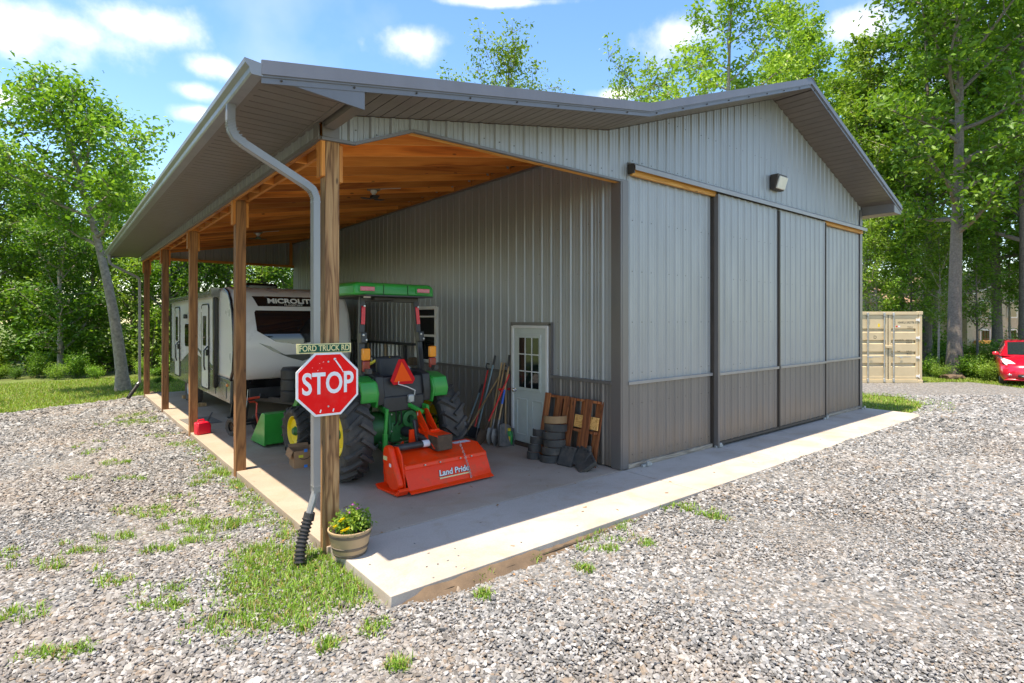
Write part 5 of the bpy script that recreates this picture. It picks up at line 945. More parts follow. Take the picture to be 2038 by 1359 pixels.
loft([gr(1.0, .80, 1.0, .70, 1.01), gr(1.45, .82, 1.0, .66, 1.24), gr(2.0, .83, 1.0, .63, 1.47), gr(2.7, .83, 1.0, .62, 1.54), gr(3.5, .82, 1.0, .60, 1.50), gr(4.1, .78, 1.0, .56, 1.36), gr(4.36, .72, 1.0, .52, 1.06)]).build('cabin', 'car_red', car, smooth=50)
mb = MB(); a = [(-.62, 1.06, 1.045), (.62, 1.06, 1.045), (.575, 1.93, 1.462), (-.575, 1.93, 1.462)]; mb.add([(x, y - .02, z + .016) for x, y, z in a] + [(0, 1.02, 1.06), (0, 1.9, 1.50)], [(0, 4, 5, 3), (4, 1, 2, 5)]).build('windscreen', 'car_glass', car, smooth=True)
for sx in (-1, 1):
    MB().add([(sx * .80, 1.5, 1.06), (sx * .82, 2.6, 1.06), (sx * .645, 2.6, 1.48), (sx * .66, 2.0, 1.42), (sx * .69, 1.6, 1.26)], [(0, 1, 2, 3, 4)]).build('side_window', 'car_glass', car)
    MB().add([(sx * .78, .34, .80), (sx * .70, .22, .72), (sx * .52, .10, .70), (sx * .36, .06, .665), (sx * .44, .16, .76), (sx * .58, .40, .87), (sx * .74, .62, .935), (sx * .82, .56, .90), (sx * .60, .3, .84)], [(0, 1, 8, 7), (1, 2, 4, 8), (2, 3, 4), (8, 4, 5), (8, 5, 6, 7)]).build('headlight', 'lamp_lens', car, smooth=True)
    MB().prism([(0, -.06), (.16, -.06), (.2, .0), (.16, .07), (0, .06)], 1.42, 1.54, 'xz').build('mirror', 'car_red', car, bevel=.03, loc=(sx * .86 + (-.16 if sx < 0 else 0), 0, 1.06)); MB().box((sx * .62, -.0, .40), (.1, .06, .05)).build('fog_light', 'chrome', car, bevel=.01)
    for y in (.78, 3.45):
        w_ = put('wheel', None, car, (sx * .76, y, .315), (0, 0, math.pi if sx < 0 else 0)); put('tyre', CT, w_) if 'CT' in globals() else None
        if 'CT' not in globals(): CT = ag_tyre(.315, .2, .2, 2, .001); put('tyre', CT, w_)
        MB().lathe([(.2, .06), (.19, .09), (.15, .07), (.05, .08), (0, .08)], 20, axis='x').build('rim', 'galv', w_, smooth=30)
MB().box((0, -.035, .37), (.82, .05, .10)).build('lower_grille', 'ink', car, bevel=.02); MB().box((0, -.062, .36), (.64, .02, .028)).build('grille_bar', 'chrome', car, bevel=.006); MB().box((0, -.07, .46), (.34, .012, .12)).build('number_plate', 'ink', car, bevel=.004)
MB().prism([(-.8, .2), (.8, .2), (.66, .26), (-.66, .26)], .0, .12, 'xz').build('bumper_lip', 'car_red', car, bevel=.02)
MB().lathe([(0, -.03), (.05, -.026), (.06, -.005)], 16, (0, .075, .70), 'y').build('emblem', 'chrome', car, smooth=30)

hs = thing('far_house', 'tan house with brown shingle roof seen through the right hand trees', 'house', (50.5, 10.5, -.1), -HEAD + R(14))
MB().prism([(0, 0), (11, 0), (11, 4.1), (5.5, 6.0), (0, 4.1)], 0, 9, 'xz').build('wall', 'house_wall', hs); MB().box((-6, 5, 1.8), (12, 7, 3.6)).build('wing_wall', 'house_wall', hs)
for s_ in (-1, 1): MB().bar((5.5, -.5, 6.08), (5.5 + s_ * 6.2, -.5, 3.93), .001, .14).build('verge', 'white_frame', hs); MB().add([(5.5, -.5, 6.12), (5.5 + s_ * 6.2, -.5, 3.97), (5.5 + s_ * 6.2, 9.5, 3.97), (5.5, 9.5, 6.12), (5.5, -.5, 6.22), (5.5 + s_ * 6.2, -.5, 4.07), (5.5 + s_ * 6.2, 9.5, 4.07), (5.5, 9.5, 6.22)], [(0, 1, 2, 3), (4, 7, 6, 5), (0, 4, 5, 1), (1, 5, 6, 2), (2, 6, 7, 3)]).build('roof', 'house_roof', hs)
MB().prism([(1.2, 3.5), (5, 5.4), (8.8, 3.5), (8.8, 3.6), (5, 5.5), (1.2, 3.6)], -12.4, .1, 'yz').build('roof', 'house_roof', hs)
for x in (1.6, 4.2, 6.8, 9.3):
    for z in (1.0, 3.1):
        w_ = put('window', None, hs, (x, -.03, z)); MB().box((0, 0, 0), (.95, .08, 1.3)).build('frame', 'white_frame', w_); MB().box((0, -.045, 0), (.75, .02, 1.1)).build('pane', 'pane_glass', w_)
for x in (-2.5, -5.5): w_ = put('window', None, hs, (x, 1.47, 2)); MB().box((0, 0, 0), (.95, .08, 1.3)).build('frame', 'white_frame', w_); MB().box((0, -.045, 0), (.75, .02, 1.1)).build('pane', 'pane_glass', w_)
MB().box((5, -1.5, .75), (9, 2.8, .2)).box((5, -2.9, 1.6), (9, .06, .1)).build('deck', 'wood_block', hs)
for k in range(31): MB().box((.6 + k * .293, -2.9, 1.2), (.06, .05, .8)).build('baluster', 'wood_block', hs)

# ------------------------------------------------------------------ trees
def tree_meshes(seed, H, r0, base, spread, nl, leaf, mat, bark, lean=(0, 0), n1=18, low_spread=.6, sig=.33, prof_pow=.8, top=.97):
    g = np.random.default_rng(seed); tm = MB(); ph = g.uniform(0, 6, 4)
    def tp(t): return Vector((lean[0] * t ** 1.3 + .012 * H * math.sin(t * 5 + ph[0]) * t, lean[1] * t ** 1.3 + .012 * H * math.sin(t * 4.2 + ph[1]) * t, H * top * t))
    ts = np.linspace(0, 1, 16); tm.tube([tp(t) for t in ts], [r0 * (1.35 if t == 0 else 1) * (1 - .93 * t) + .012 for t in ts], 10)
    pts = []; cl = []
    for i in range(n1):
        t = base + (1 - base) * ((i + g.uniform(0, .9)) / n1) * .97; az = i * 2.4 + g.uniform(-.5, .5); u = (t - base) / (1 - base)
        prof = (low_spread + (1 - low_spread) * min(1, u * 2.2)) * (1 - u ** 2.2 * .82); L_ = spread * prof * g.uniform(.75, 1.15); el = g.uniform(.15, .5) + u * .65
        p = tp(t); d = Vector((math.cos(az) * math.cos(el), math.sin(az) * math.cos(el), math.sin(el))); path = [p.copy()]; n = 6
        for k in range(n):
            d = (d + Vector(g.normal(0, .13, 3)) + Vector((0, 0, .05))).normalized(); p = p + d * L_ / n; path.append(p.copy())
        rb = r0 * (1 - .93 * t) * .55 + .008; tm.tube(path, [rb * (1 - .85 * k / n) + .004 for k in range(n + 1)], 5)
        for k in range(2, n + 1):
            for m in range(2 if k < n else 3):
                q = path[k]; d2 = (d * .5 + Vector(g.normal(0, .8, 3)) + Vector((0, 0, .18))).normalized(); l2 = L_ * g.uniform(.16, .36); e = q + d2 * l2; mid = q + d2 * l2 * .5 + Vector(g.normal(0, .05, 3)); tm.tube([q, mid, e], [.016 + rb * .16, .011, .005], 4, cap=False)
                pts.append((q, e)); cl.append(g.uniform(0, 1))
    w = np.array([(b - a).length for a, b in pts]); w = w / w.sum(); idx = g.choice(len(pts), nl, p=w); A = np.array([p[0][:] for p in pts]); B = np.array([p[1][:] for p in pts])
    t = g.uniform(.15, 1.12, nl)[:, None]; P = A[idx] * (1 - t) + B[idx] * t + g.normal(0, 1, (nl, 3)) * np.array([sig, sig, sig * .55]); c = np.array(cl)[idx]
    return tm.mesh('trunk', bark, smooth=50), leaves_mesh('crown', P, leaf, mat, seed + 1, rnd=.2 + .6 * c)
def place_tree(ms, x, y, rz, s, label, group=None, name='forest_tree', cat='tree', z=GZ):      # thing > trunk, crown
    t = thing(name, label, cat, (x, y, z), rz, group); t.scale = (s, s, s * 1.0); put('trunk', ms[0], t); put('crown', ms[1], t); return t
lean = Vector((-RT[0], -RT[1])) * 2.0
place_tree(tree_meshes(11, 9.9, .175, .46, 3.0, 10000, .17, 'leaf', 'bark_pale', (lean.x, lean.y), n1=20, sig=.30, low_spread=.75), 1.70, 22.1, 0, 1, 'leaning round crowned tree with pale trunk alone at the edge of the lawn', name='lawn_tree')
VL = [tree_meshes(21, 10.5, .16, .12, 2.6, 7500, .185, 'leaf', 'bark', n1=26, sig=.27, low_spread=.85), tree_meshes(22, 12, .18, .18, 2.9, 8000, .19, 'leaf_pale', 'bark', n1=24, sig=.28, low_spread=.8), tree_meshes(23, 9.5, .13, .10, 2.5, 7500, .18, 'leaf_deep', 'bark_pale', n1=26, sig=.27, low_spread=.9)]
VR = [tree_meshes(31, 23, .27, .26, 5.0, 12500, .26, 'leaf', 'bark', n1=30, sig=.36, low_spread=.65), tree_meshes(32, 21, .19, .20, 4.6, 12500, .25, 'leaf_pale', 'bark_pale', n1=30, sig=.34, low_spread=.7), tree_meshes(33, 24, .23, .22, 4.6, 12000, .26, 'leaf_deep', 'bark', n1=28, sig=.34, low_spread=.6)]
VY = [tree_meshes(35, 11, .09, .28, 2.6, 6500, .17, 'leaf', 'bark', n1=22, sig=.32), tree_meshes(36, 12, .08, .30, 2.6, 6500, .17, 'leaf_pale', 'bark_pale', n1=22, sig=.32)]
VS = [tree_meshes(41, 24, .26, .40, 5.2, 8000, .27, 'leaf_pale', 'bark_pale', n1=22, sig=.34, low_spread=.7)]
def pos(u, d): k = (u - 1019) / 1115; return (d * (FW[0] + k * RT[0]), d * (FW[1] + k * RT[1]))
rg = random.Random(12)
ORD = ['leftmost', 'second', 'third', 'fourth', 'fifth', 'sixth', 'seventh', 'eighth', 'ninth', 'tenth', 'eleventh', 'twelfth', 'thirteenth', 'fourteenth']
def nth(u, us): k = sorted(us).index(u); return ORD[k] + (' from the left' if k else '')
# the wood behind the left lawn (stands in rows, thinning out upward)
LW = [(-190, 24), (-95, 25.5), (-20, 23.5), (60, 25), (120, 23.2), (185, 26), (265, 25.5), (335, 25), (395, 26.5), (455, 27.5), (520, 28.5), (590, 29.5), (-140, 29), (-40, 30), (40, 30.5), (100, 30), (160, 31), (230, 31), (300, 31.5), (370, 32), (440, 33), (510, 34), (600, 35)]
for i, (u, d) in enumerate(LW):
    x, y = pos(u, d); s = rg.uniform(.82, .98) * (1.0 if d < 28 else 1.06) * (.9 if u > 100 else 1)
    place_tree(VL[(i * 2 + i // 5) % 3], x, y, rg.uniform(0, 6.28), s, ('leafy tree in the front row behind the lawn, ' + nth(u, [q[0] for q in LW if q[1] < 28.4])) if d < 28.4 else ('half hidden tree deep in the left wood, ' + nth(u, [q[0] for q in LW if q[1] >= 28.4]) + ' in its row'), 'trees of the left wood, front row' if d < 28.4 else 'trees of the left wood, back row')
for (u, d, s, v, lab) in ((1900, 22.6, .95, 0, 'thick trunked tree between the container and the red car'), (1845, 29, .92, 2, 'dark trunked tall tree just right of the container'), (1792, 33, .8, 1, 'slim pale trunked tree rising behind the container'), (1985, 29.5, 1.0, 2, 'tall dark tree behind the red car'), (2040, 25, .95, 0, 'tall tree with grey trunk at the right edge behind the car'), (1725, 30, .85, 1, 'tree close behind the right corner of the barn'), (1690, 37, 1.0, 1, 'tall tree above the right roof slope'), (1600, 34, 1.0, 1, 'tall light green tree right of the roof ridge'), (1860, 40, 1.05, 0, 'tall tree behind the dark trunked tree'), (1950, 42, 1.1, 1, 'pale tall tree in front of the far house'), (2110, 33, 1.0, 2, 'tall tree partly outside the right edge'), (2190, 27, .9, 1, 'tall tree beyond the right edge of the car')):
    x, y = pos(u, d); place_tree(VR[v], x, y, rg.uniform(0, 6.28), s, lab, 'tall trees on the right', 'tall_tree')
for (u, d, s, v, lab) in ((1745, 27.5, .62, 1, 'young tree with low branches behind the container'), (1815, 26.5, .7, 0, 'young tree leaning over the container top'), (1868, 25, .55, 1, 'young tree left of the thick trunk'), (1945, 26, .6, 0, 'young tree right of the thick trunk'), (2010, 30, .8, 1, 'young tree behind the roof of the red car'), (2060, 28, .8, 0, 'young tree at the right edge behind the car')):
    x, y = pos(u, d); t = place_tree(VY[v], x, y, rg.uniform(0, 6.28), s, lab, 'young trees on the right', 'young_tree')
for k, (x, y) in enumerate(((-9, 6), (-10.5, 10), (-9.5, 13.5), (-8, 17), (-6.5, 20.5), (-12, 2), (-13, 12), (-11, 18))): place_tree(VL[k % 3], x, y, k * 1.3, 1.15, 'tree of the wood that runs along the left of the gravel', 'trees left of the gravel')
for (u, d, s, lab) in ((1455, 31, .92, 'tall thin leaved tree left of the roof ridge'), (1560, 40, 1.05, 'far sparse tree behind the ridge')):
    x, y = pos(u, d); place_tree(VS[0], x, y, rg.uniform(0, 6.28), s, lab, 'tall trees on the right', 'tall_tree')
x, y = pos(1005, 44); place_tree(tree_meshes(43, 23.3, .2, .80, 4.6, 3000, .27, 'leaf_pale', 'bark', n1=16, sig=.38, low_spread=1.0), x, y, 0, 1, 'top of a far tree showing above the lean-to roof', name='tall_tree')
x, y = pos(1285, 40); place_tree(tree_meshes(44, 19.0, .2, .80, 5.6, 2600, .26, 'leaf_pale', 'bark', n1=14, sig=.3, low_spread=.9), x, y, 1.2, 1, 'sparse tree top showing above the break of the roof', name='tall_tree')
# shrubs
def shrub_meshes(seed, mat, n=2600, h=1.3, w=1.0, leaf=.10):
    g = np.random.default_rng(seed); tm = MB(); Ps = []
    for k in range(16):
        a = g.uniform(0, 6.28); e = Vector((w * g.uniform(.2, 1) * math.cos(a), w * g.uniform(.2, 1) * math.sin(a), h * g.uniform(.4, 1))); tm.tube([(0, 0, 0), e * .5 + Vector((0, 0, .12)), e], [.018, .012, .005], 4, cap=False); m = n // 16
        t = g.uniform(.3, 1.1, m)[:, None]; Ps.append(np.array(e[:])[None] * t + g.normal(0, .2, (m, 3)) * np.array([1, 1, .7]))
    P = np.concatenate(Ps); P[:, 2] = np.abs(P[:, 2]) + .03; return tm.mesh('stem', 'bark'), leaves_mesh('foliage', P, leaf, mat, seed)
VB = [shrub_meshes(51, 'leaf', leaf=.11), shrub_meshes(52, 'leaf_pale', leaf=.10), shrub_meshes(53, 'leaf_deep', leaf=.12)]
LS = [(-60, 22.5, .9), (0, 22, .7), (30, 21.8, .5), (75, 22.3, .8), (110, 21.6, .5), (150, 22.2, .8), (190, 22, .6), (280, 22.6, .7), (318, 22.8, .6), (350, 23, .9), (410, 24, 1.1), (470, 25, 1.2), (540, 26, 1.3), (-20, 24, 1.4), (90, 24.4, 1.5), (210, 24.6, 1.5), (300, 24.5, 1.5), (335, 20.6, .32), (316, 20.4, .25)]
for i, (u, d, s) in enumerate(LS):
    x, y = pos(u, d); t = thing('shrub', ('low leafy shrub along the edge of the left wood, ' + nth(u, [q[0] for q in LS if q[2] < 1.05])) if s < 1.05 else ('broad understory shrub inside the left wood, ' + nth(u, [q[0] for q in LS if q[2] >= 1.05])), 'shrub', (x, y, GZ), rg.uniform(0, 6), 'shrubs of the left wood edge' if s < 1.05 else 'understory of the left wood'); k_ = s * (.62 if s < 1.05 else 1); t.scale = (k_ * rg.uniform(.8, 1.4), k_ * rg.uniform(.8, 1.4), k_ * rg.uniform(.7, 1.5)); m = VB[i % 3]; put('stem', m[0], t); put('foliage', m[1], t)
RS = [(1850, 23, .55), (1870, 22, .4), (1925, 22.3, .6), (1950, 22, .65), (1965, 21.2, .5), (1885, 26, .8), (1935, 27, .8), (1990, 26, .9), (2050, 24, 1.1), (1850, 31, 1.3), (1800, 33, 1.9), (1740, 32, 2.0), (1760, 28.5, 1.8), (2040, 32, 1.3)]
for i, (u, d, s) in enumerate(RS):
    x, y = pos(u, d); t = thing('shrub', ('small leafy shrub near the thick trunk by the red car, ' + nth(u, [q[0] for q in RS if q[2] < .7])) if s < .7 else ('tall shrub in the shade of the right hand trees, ' + nth(u, [q[0] for q in RS if q[2] >= .7])), 'shrub', (x, y, GZ), rg.uniform(0, 6), 'shrubs by the car' if s < .7 else 'shrubs under the right hand trees'); t.scale = (s, s, s); m = VB[i % 3]; put('stem', m[0], t); put('foliage', m[1], t)
def rock(seed, r):
    g = np.random.default_rng(seed); import bmesh as bm_; b = bm_.new(); bm_.ops.create_icosphere(b, subdivisions=2, radius=r)
    for v in b.verts: v.co *= 1 + g.normal(0, .12); v.co.z *= .55
    me = bpy.data.meshes.new('rock'); b.to_mesh(me); b.free(); me.materials.append(MATS['dirt_rock']); return me
for i, (u, d, r_, lab) in enumerate(((1880, 21.9, .22, 'brown rock at the foot of the thick trunk, left one'), (1893, 21.7, .26, 'brown rock at the foot of the thick trunk, middle one'), (1908, 21.9, .2, 'brown rock at the foot of the thick trunk, right one'), (305, 17.0, .16, 'tan rock by the far end of the slab'), (318, 17.2, .14, 'small tan rock near the last post'))):
    x, y = pos(u, d); tag(put('rock', rock(60 + i, r_), None, (x, y, GZ + r_ * .3), (0, 0, i)), lab, 'rock', 'rocks')

# ------------------------------------------------------------------ gravel stones and grass
def on_ground(u, v): d = 1115 * (2.2 - GZ) / (v - 637); return pos(u, d)
def in_view(x, y, m=1.12):
    d = x * FW[0] + y * FW[1]; l = x * RT[0] + y * RT[1]; return (d > 2.4) & (np.abs(l) < .914 * m * d + .6), d
PATCH = [(u, v, a, b, k) for u, v, a, b, k in ((300, 1022, 70, 16, 1.2), (410, 1050, 90, 18, 1.5), (380, 1085, 60, 12, 1), (330, 1098, 40, 10, 1), (480, 1048, 50, 14, 1.2), (90, 1128, 100, 14, .8), (30, 1108, 50, 14, .8), (180, 1095, 50, 12, .6), (240, 1072, 60, 10, .6), (210, 1160, 30, 8, .5), (330, 1178, 50, 14, .7), (320, 1205, 50, 16, .7), (30, 1230, 60, 16, .4), (90, 1310, 30, 14, .4), (160, 1305, 30, 14, .4), (340, 1215, 40, 10, .4), (490, 1005, 30, 10, .8), (350, 995, 24, 6, .8), (405, 966, 20, 6, .8), (420, 950, 40, 6, .5), (280, 955, 50, 5, .4), (230, 925, 25, 5, .7), (140, 955, 40, 5, .5), (540, 1012, 40, 16, .9), (590, 1045, 30, 10, .8), (510, 980, 26, 8, .8), (415, 915, 20, 6, .6), (345, 890, 20, 5, .8), (320, 870, 24, 5, .8), (280, 842, 40, 8, 1), (230, 845, 40, 5, .7), (265, 828, 20, 8, .8), (170, 887, 20, 8, .6), (200, 900, 30, 6, .4), (945, 1146, 45, 14, 1.6), (1160, 1084, 40, 16, 1.6), (1205, 1070, 40, 14, 1.6), (1245, 1052, 22, 9, 1.6), (1370, 1020, 36, 10, 1.6), (1330, 1020, 26, 6, 1.4), (1050, 1112, 24, 6, 1), (1290, 1088, 12, 5, 1), (1160, 1136, 12, 5, .7), (1210, 1098, 20, 6, .5), (742, 1258, 28, 14, 1), (620, 1250, 40, 14, .6), (795, 1330, 12, 8, .8), (960, 1188, 10, 6, .6), (650, 1290, 10, 10, .5), (880, 1122, 10, 5, .4), (1425, 1035, 14, 4, .5))]
MAIN = [on_ground(u, v) for u, v in ((452, 1150), (490, 1095), (520, 1083), (560, 1100), (600, 1108), (655, 1102), (700, 1130), (760, 1165), (795, 1178), (770, 1195), (720, 1200), (690, 1218), (640, 1222), (600, 1236), (520, 1258), (450, 1262), (370, 1245), (480, 1215), (440, 1175))]
def noise2(x, y, s): return np.sin(x * s + 1.3) * np.cos(y * s * 1.1 + .4) + .6 * np.sin(x * s * 2.3 + y * s * 1.7)
def gravel():
    g = np.random.default_rng(2); X = []; S = []
    for d0, d1, s, k in ((2.4, 6.5, .0225, .60), (6.5, 11, .033, .85), (11, 17, .054, 1.3)):
        xs = np.arange(-9, 24, s); gx, gy = np.meshgrid(xs, np.arange(-3, 19.5, s)); gx = gx.ravel() + g.uniform(-.5, .5, gx.size) * s; gy = gy.ravel() + g.uniform(-.5, .5, gy.size) * s
        ok, d = in_view(gx, gy); ok &= (d >= d0) & (d < d1) & ~((gx > 2.03) & (gy > 4.045) & (gx < 15.75)); gx, gy = gx[ok], gy[ok]
        ok = inside(GRAVEL, gx, gy); gx, gy = gx[ok], gy[ok]; ok = ~inside(MAIN, gx, gy) | (g.uniform(0, 1, gx.size) < .25); gx, gy = gx[ok], gy[ok]
        X.append(np.stack([gx, gy, GZ + .010 + g.uniform(-.004, .012, gx.size) + .012 * noise2(gx, gy, 1.2) + np.where(gy < 4.07, shoulder(gx, gy), 0)], 1)); tr_ = np.exp(-((gy - 2.5 - .02 * gx) / .22) ** 2) + np.exp(-((gy - .9 - .02 * gx) / .22) ** 2); S.append(k * g.lognormal(-.03, .27, gx.size) * .0235 * (1 + .16 * noise2(gx, gy, .9)) * (1 - .22 * tr_ * (gx > 2)))
    gx, gy = 2.08 + np.abs(g.normal(0, .6, 22)), 4.1 + np.abs(g.normal(0, .3, 22)); gx[:12] = g.uniform(2.1, 15, 12); X.append(np.stack([gx, gy, np.full(22, .005)], 1)); S.append(g.uniform(.005, .009, 22))     # a few stones kicked onto the slab
    X = np.concatenate(X); S = np.clip(np.concatenate(S), .009, .05); n = len(X)
    me = bpy.data.meshes.new('gravel'); me.vertices.add(n); me.vertices.foreach_set('co', X.astype(np.float32).ravel())
    def at(nm, t, a, key): q = me.attributes.new(nm, t, 'POINT'); q.data.foreach_set(key, a.ravel())
    rot = np.stack([g.normal(0, .3, n), g.normal(0, .3, n), g.uniform(0, 6.28, n)], 1).astype(np.float32); at('rot', 'FLOAT_VECTOR', rot, 'vector')
    at('scl', 'FLOAT_VECTOR', (S[:, None] * np.array([1, 1, 1]) * g.uniform(.75, 1.25, (n, 3))).astype(np.float32), 'vector'); at('vid', 'INT', g.integers(0, 8, n).astype(np.int32), 'value')
    o = kind(put('gravel', me), 'stuff')
    nt = bpy.data.node_groups.new('gravel', 'GeometryNodeTree'); nt.interface.new_socket('Geometry', in_out='INPUT', socket_type='NodeSocketGeometry'); nt.interface.new_socket('Geometry', in_out='OUTPUT', socket_type='NodeSocketGeometry'); N = nt.nodes.new; L = nt.links.new
    gi = N('NodeGroupInput'); go = N('NodeGroupOutput'); gti = N('GeometryNodeGeometryToInstance')
    ico = N('GeometryNodeMeshIcoSphere'); ico.inputs['Radius'].default_value = 1; ico.inputs['Subdivisions'].default_value = 2
    for k in range(8):
        ps = N('GeometryNodeInputPosition'); ad = N('ShaderNodeVectorMath'); ad.operation = 'ADD'; ad.inputs[1].default_value = (k * 7.3, k * 3.1, k * 5.7); L(ps.outputs[0], ad.inputs[0])
        nz = N('ShaderNodeTexNoise'); nz.inputs['Scale'].default_value = 1.1; nz.inputs['Detail'].default_value = 1.5; L(ad.outputs[0], nz.inputs['Vector'])
        mu = N('ShaderNodeMath'); mu.operation = 'MULTIPLY_ADD'; mu.inputs[1].default_value = 2.1; mu.inputs[2].default_value = -1.05; L(nz.outputs[0], mu.inputs[0])
        sc_ = N('ShaderNodeVectorMath'); sc_.operation = 'SCALE'; L(ps.outputs[0], sc_.inputs[0]); L(mu.outputs[0], sc_.inputs['Scale'])
        sp = N('GeometryNodeSetPosition'); L(ico.outputs[0], sp.inputs['Geometry']); L(sc_.outputs[0], sp.inputs['Offset'])
        tf = N('GeometryNodeTransform'); tf.inputs['Scale'].default_value = (1.1, .82, .5); L(sp.outputs[0], tf.inputs['Geometry'])
        sm = N('GeometryNodeSetMaterial'); sm.inputs['Material'].default_value = MATS['gravel_stone']; L(tf.outputs[0], sm.inputs[0]); L(sm.outputs[0], gti.inputs[0])
    ip = N('GeometryNodeInstanceOnPoints'); ip.inputs['Pick Instance'].default_value = True; mp = N('GeometryNodeMeshToPoints'); L(gi.outputs[0], mp.inputs[0]); L(mp.outputs[0], ip.inputs['Points']); L(gti.outputs[0], ip.inputs['Instance'])
    for nm, t, s in (('rot', 'FLOAT_VECTOR', 'Rotation'), ('scl', 'FLOAT_VECTOR', 'Scale'), ('vid', 'INT', 'Instance Index')):
        na = N('GeometryNodeInputNamedAttribute'); na.data_type = t; na.inputs['Name'].default_value = nm; L(na.outputs[0], ip.inputs[s])
    L(ip.outputs[0], go.inputs[0]); md = o.modifiers.new('stones', 'NODES'); md.node_group = nt
gravel()
def blades(name, P, ln, wd, mat, seed, spread=.8, rnd=None):
    g = np.random.default_rng(seed); n = len(P); a = g.uniform(0, 6.28, n); d = np.stack([np.cos(a), np.sin(a), np.zeros(n)], 1); s = np.stack([-np.sin(a), np.cos(a), np.zeros(n)], 1)
    L_ = (ln * g.uniform(.45, 1.3, n))[:, None]; W_ = (wd * g.uniform(.7, 1.3, n))[:, None]; k = (g.uniform(.15, 1, n) * spread)[:, None]; z = np.array([0, 0, 1.0])
    m = P + L_ * (.55 * z * (1 - .25 * k) + d * .3 * k); t = P + L_ * (z * (1 - .55 * k) + d * .9 * k)
    V = np.stack([P - s * W_, P + s * W_, m + s * W_ * .8, m - s * W_ * .8, t], 1).reshape(-1, 3); i = np.arange(n)[:, None] * 5; tri = np.concatenate([i + np.array(q) for q in ((0, 1, 2), (0, 2, 3), (3, 2, 4))], 1).reshape(-1, 3)
    me = bpy.data.meshes.new(name); me.vertices.add(len(V)); me.vertices.foreach_set('co', V.astype(np.float32).ravel()); me.loops.add(tri.size); me.loops.foreach_set('vertex_index', tri.astype(np.int32).ravel()); me.polygons.add(len(tri)); me.polygons.foreach_set('loop_start', np.arange(0, tri.size, 3, dtype=np.int32)); me.update(calc_edges=True)
    q = g.uniform(0, 1, n); at = me.attributes.new('rnd', 'FLOAT', 'POINT'); at.data.foreach_set('value', np.repeat(q, 5).astype(np.float32)); me.materials.append(MATS[mat]); return kind(put(name, me), 'stuff')
g = np.random.default_rng(8); Q = []
mn = np.array(MAIN); b0, b1 = mn.min(0) - .1, mn.max(0) + .1; c = g.uniform(b0, b1, (15000, 2)); c = c[inside(MAIN, c[:, 0] + g.normal(0, .11, 15000), c[:, 1] + g.normal(0, .11, 15000))]; Q.append(c)
for u, v, a, b, k in PATCH:
    x, y = on_ground(u, v); d = x * FW[0] + y * FW[1]; ax = a * d / 1115; by = b * d * d / (1115 * 2.3); nt_ = max(6, int(ax * by * 150 * k)); n = 26
    tuft = g.normal(0, .55, (nt_, 2)) * np.array([ax, by]); w_ = np.repeat(tuft, n, 0) + g.normal(0, .035, (nt_ * n, 2)); Q.append(np.stack([x + w_[:, 0] * RT[0] + w_[:, 1] * FW[0], y + w_[:, 0] * RT[1] + w_[:, 1] * FW[1]], 1))
tuft = np.stack([2.0 - np.abs(g.normal(0, .10, 160)), g.uniform(5.3, 12, 160)], 1); Q.append(np.repeat(tuft, 12, 0) + g.normal(0, .04, (1920, 2)))
Q = np.concatenate(Q); Q = Q[~((Q[:, 0] > 2.05) & (Q[:, 1] > 4.05) & (Q[:, 0] < 15.7))]
blades('gravel_grass', np.column_stack([Q, GZ + .004 + np.where(Q[:, 1] < 4.07, shoulder(Q[:, 0], Q[:, 1]), 0)]), .085, .0046, 'blade', 9, 1.0)
def region(poly, n, seed):
    g = np.random.default_rng(seed); a = np.array(poly); c = g.uniform(a.min(0), a.max(0), (n, 2)); return c[inside(poly, c[:, 0], c[:, 1])]
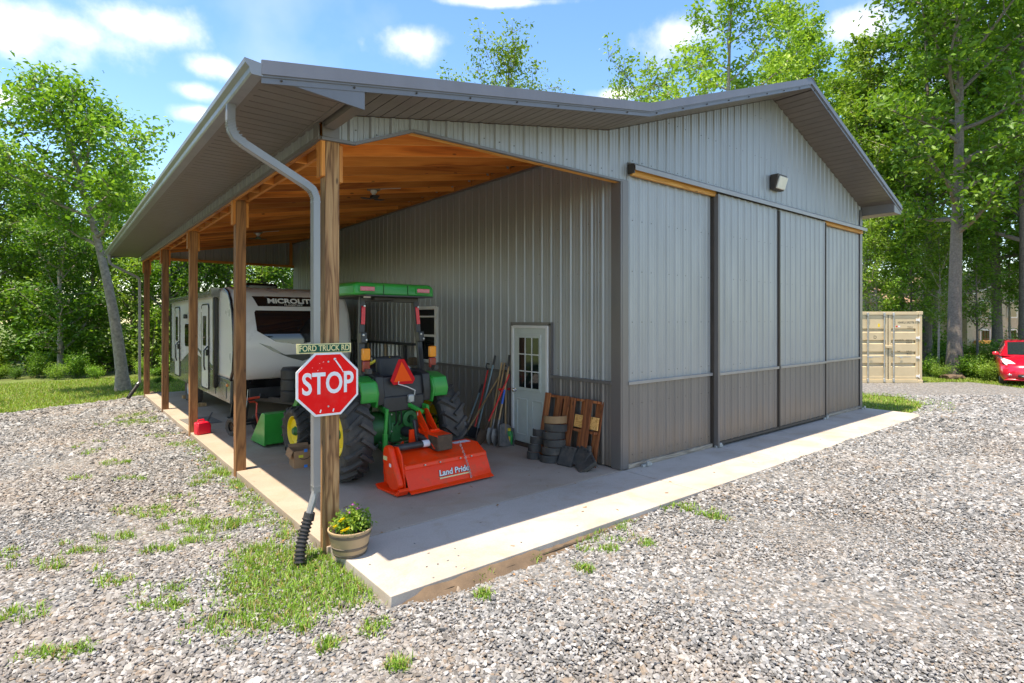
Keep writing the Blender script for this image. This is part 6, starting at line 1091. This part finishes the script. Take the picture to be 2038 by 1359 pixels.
c = region([(-5, 17.3), (-1.05, 18.4), (.41, 18.95), (1.3, 19.7), (2.0, 20.4), (6, 21), (6, 27), (-5, 27)], 60000, 4); blades('lawn_grass', np.column_stack([c, np.full(len(c), GZ)]), .10, .008, 'lawn_blade', 5, .9)
c = region([(15.75, 4.5), (18.2, 4.6), (19.5, 5.5), (19.4, 7.2), (21.5, 9), (17, 11), (15.75, 11)], 16000, 6); c2 = region([(25.2, 3.65), (26.3, 5.4), (25.0, 6.25), (26, 7.3), (28.6, 6), (30, 2), (27, 1)], 16000, 7); c = np.concatenate([c, c2]); blades('verge_grass', np.column_stack([c, np.full(len(c), GZ)]), .09, .008, 'lawn_blade', 7, .9)
c = region([(17, 3.7), (19.2, 4.3), (20.3, 5.8), (19.6, 7.6), (18.4, 5.4), (16, 4.4)], 2600, 8); blades('sparse_grass', np.column_stack([c, np.full(len(c), GZ)]), .08, .006, 'blade', 7, .9)
# dead leaves and twigs blown over slab edge and gravel
mb = MB(); 
for k in range(110):
    if k < 60: x, y = 1.95 - abs(random.gauss(0, .16)), random.uniform(5.0, 13); z = GZ + .045
    elif k < 85: x, y = random.uniform(2.1, 9), random.uniform(4.2, 6.5); z = .004
    else: x, y = random.uniform(-1, 8), random.uniform(2.5, 4.0); z = GZ + .05
    mb.box((x, y, z), (random.uniform(.015, .05), random.uniform(.01, .022), .003), (random.uniform(-.4, .4), random.uniform(-.4, .4), random.uniform(0, 6)))
kind(mb.build('leaf_litter', 'leaf_litter'), 'stuff')

# soil washed against the front edge of the slab
mb = MB(); vs_ = []; n = 46; rr_ = random.Random(4)
for i in range(n):
    x = 2.15 + 3.4 * i / (n - 1); h_ = (.075 if x < 3.6 else .05) * (.75 + .3 * rr_.random()) * min(1, i / 3, (n - 1 - i) / 3); w_ = .10 + .05 * rr_.random()
    for dy, dz in ((.03, h_), (-.012, h_ * .98), (-w_ * .5, h_ * .5), (-w_, .0)): vs_.append((x, 4.055 + dy, GZ + .004 + dz))
mb.add(vs_, [(4 * i + j, 4 * i + 4 + j, 4 * i + 5 + j, 4 * i + 1 + j) for i in range(n - 1) for j in range(3)]); kind(mb.build('soil_bank', 'dirt_rock', smooth=True), 'structure')
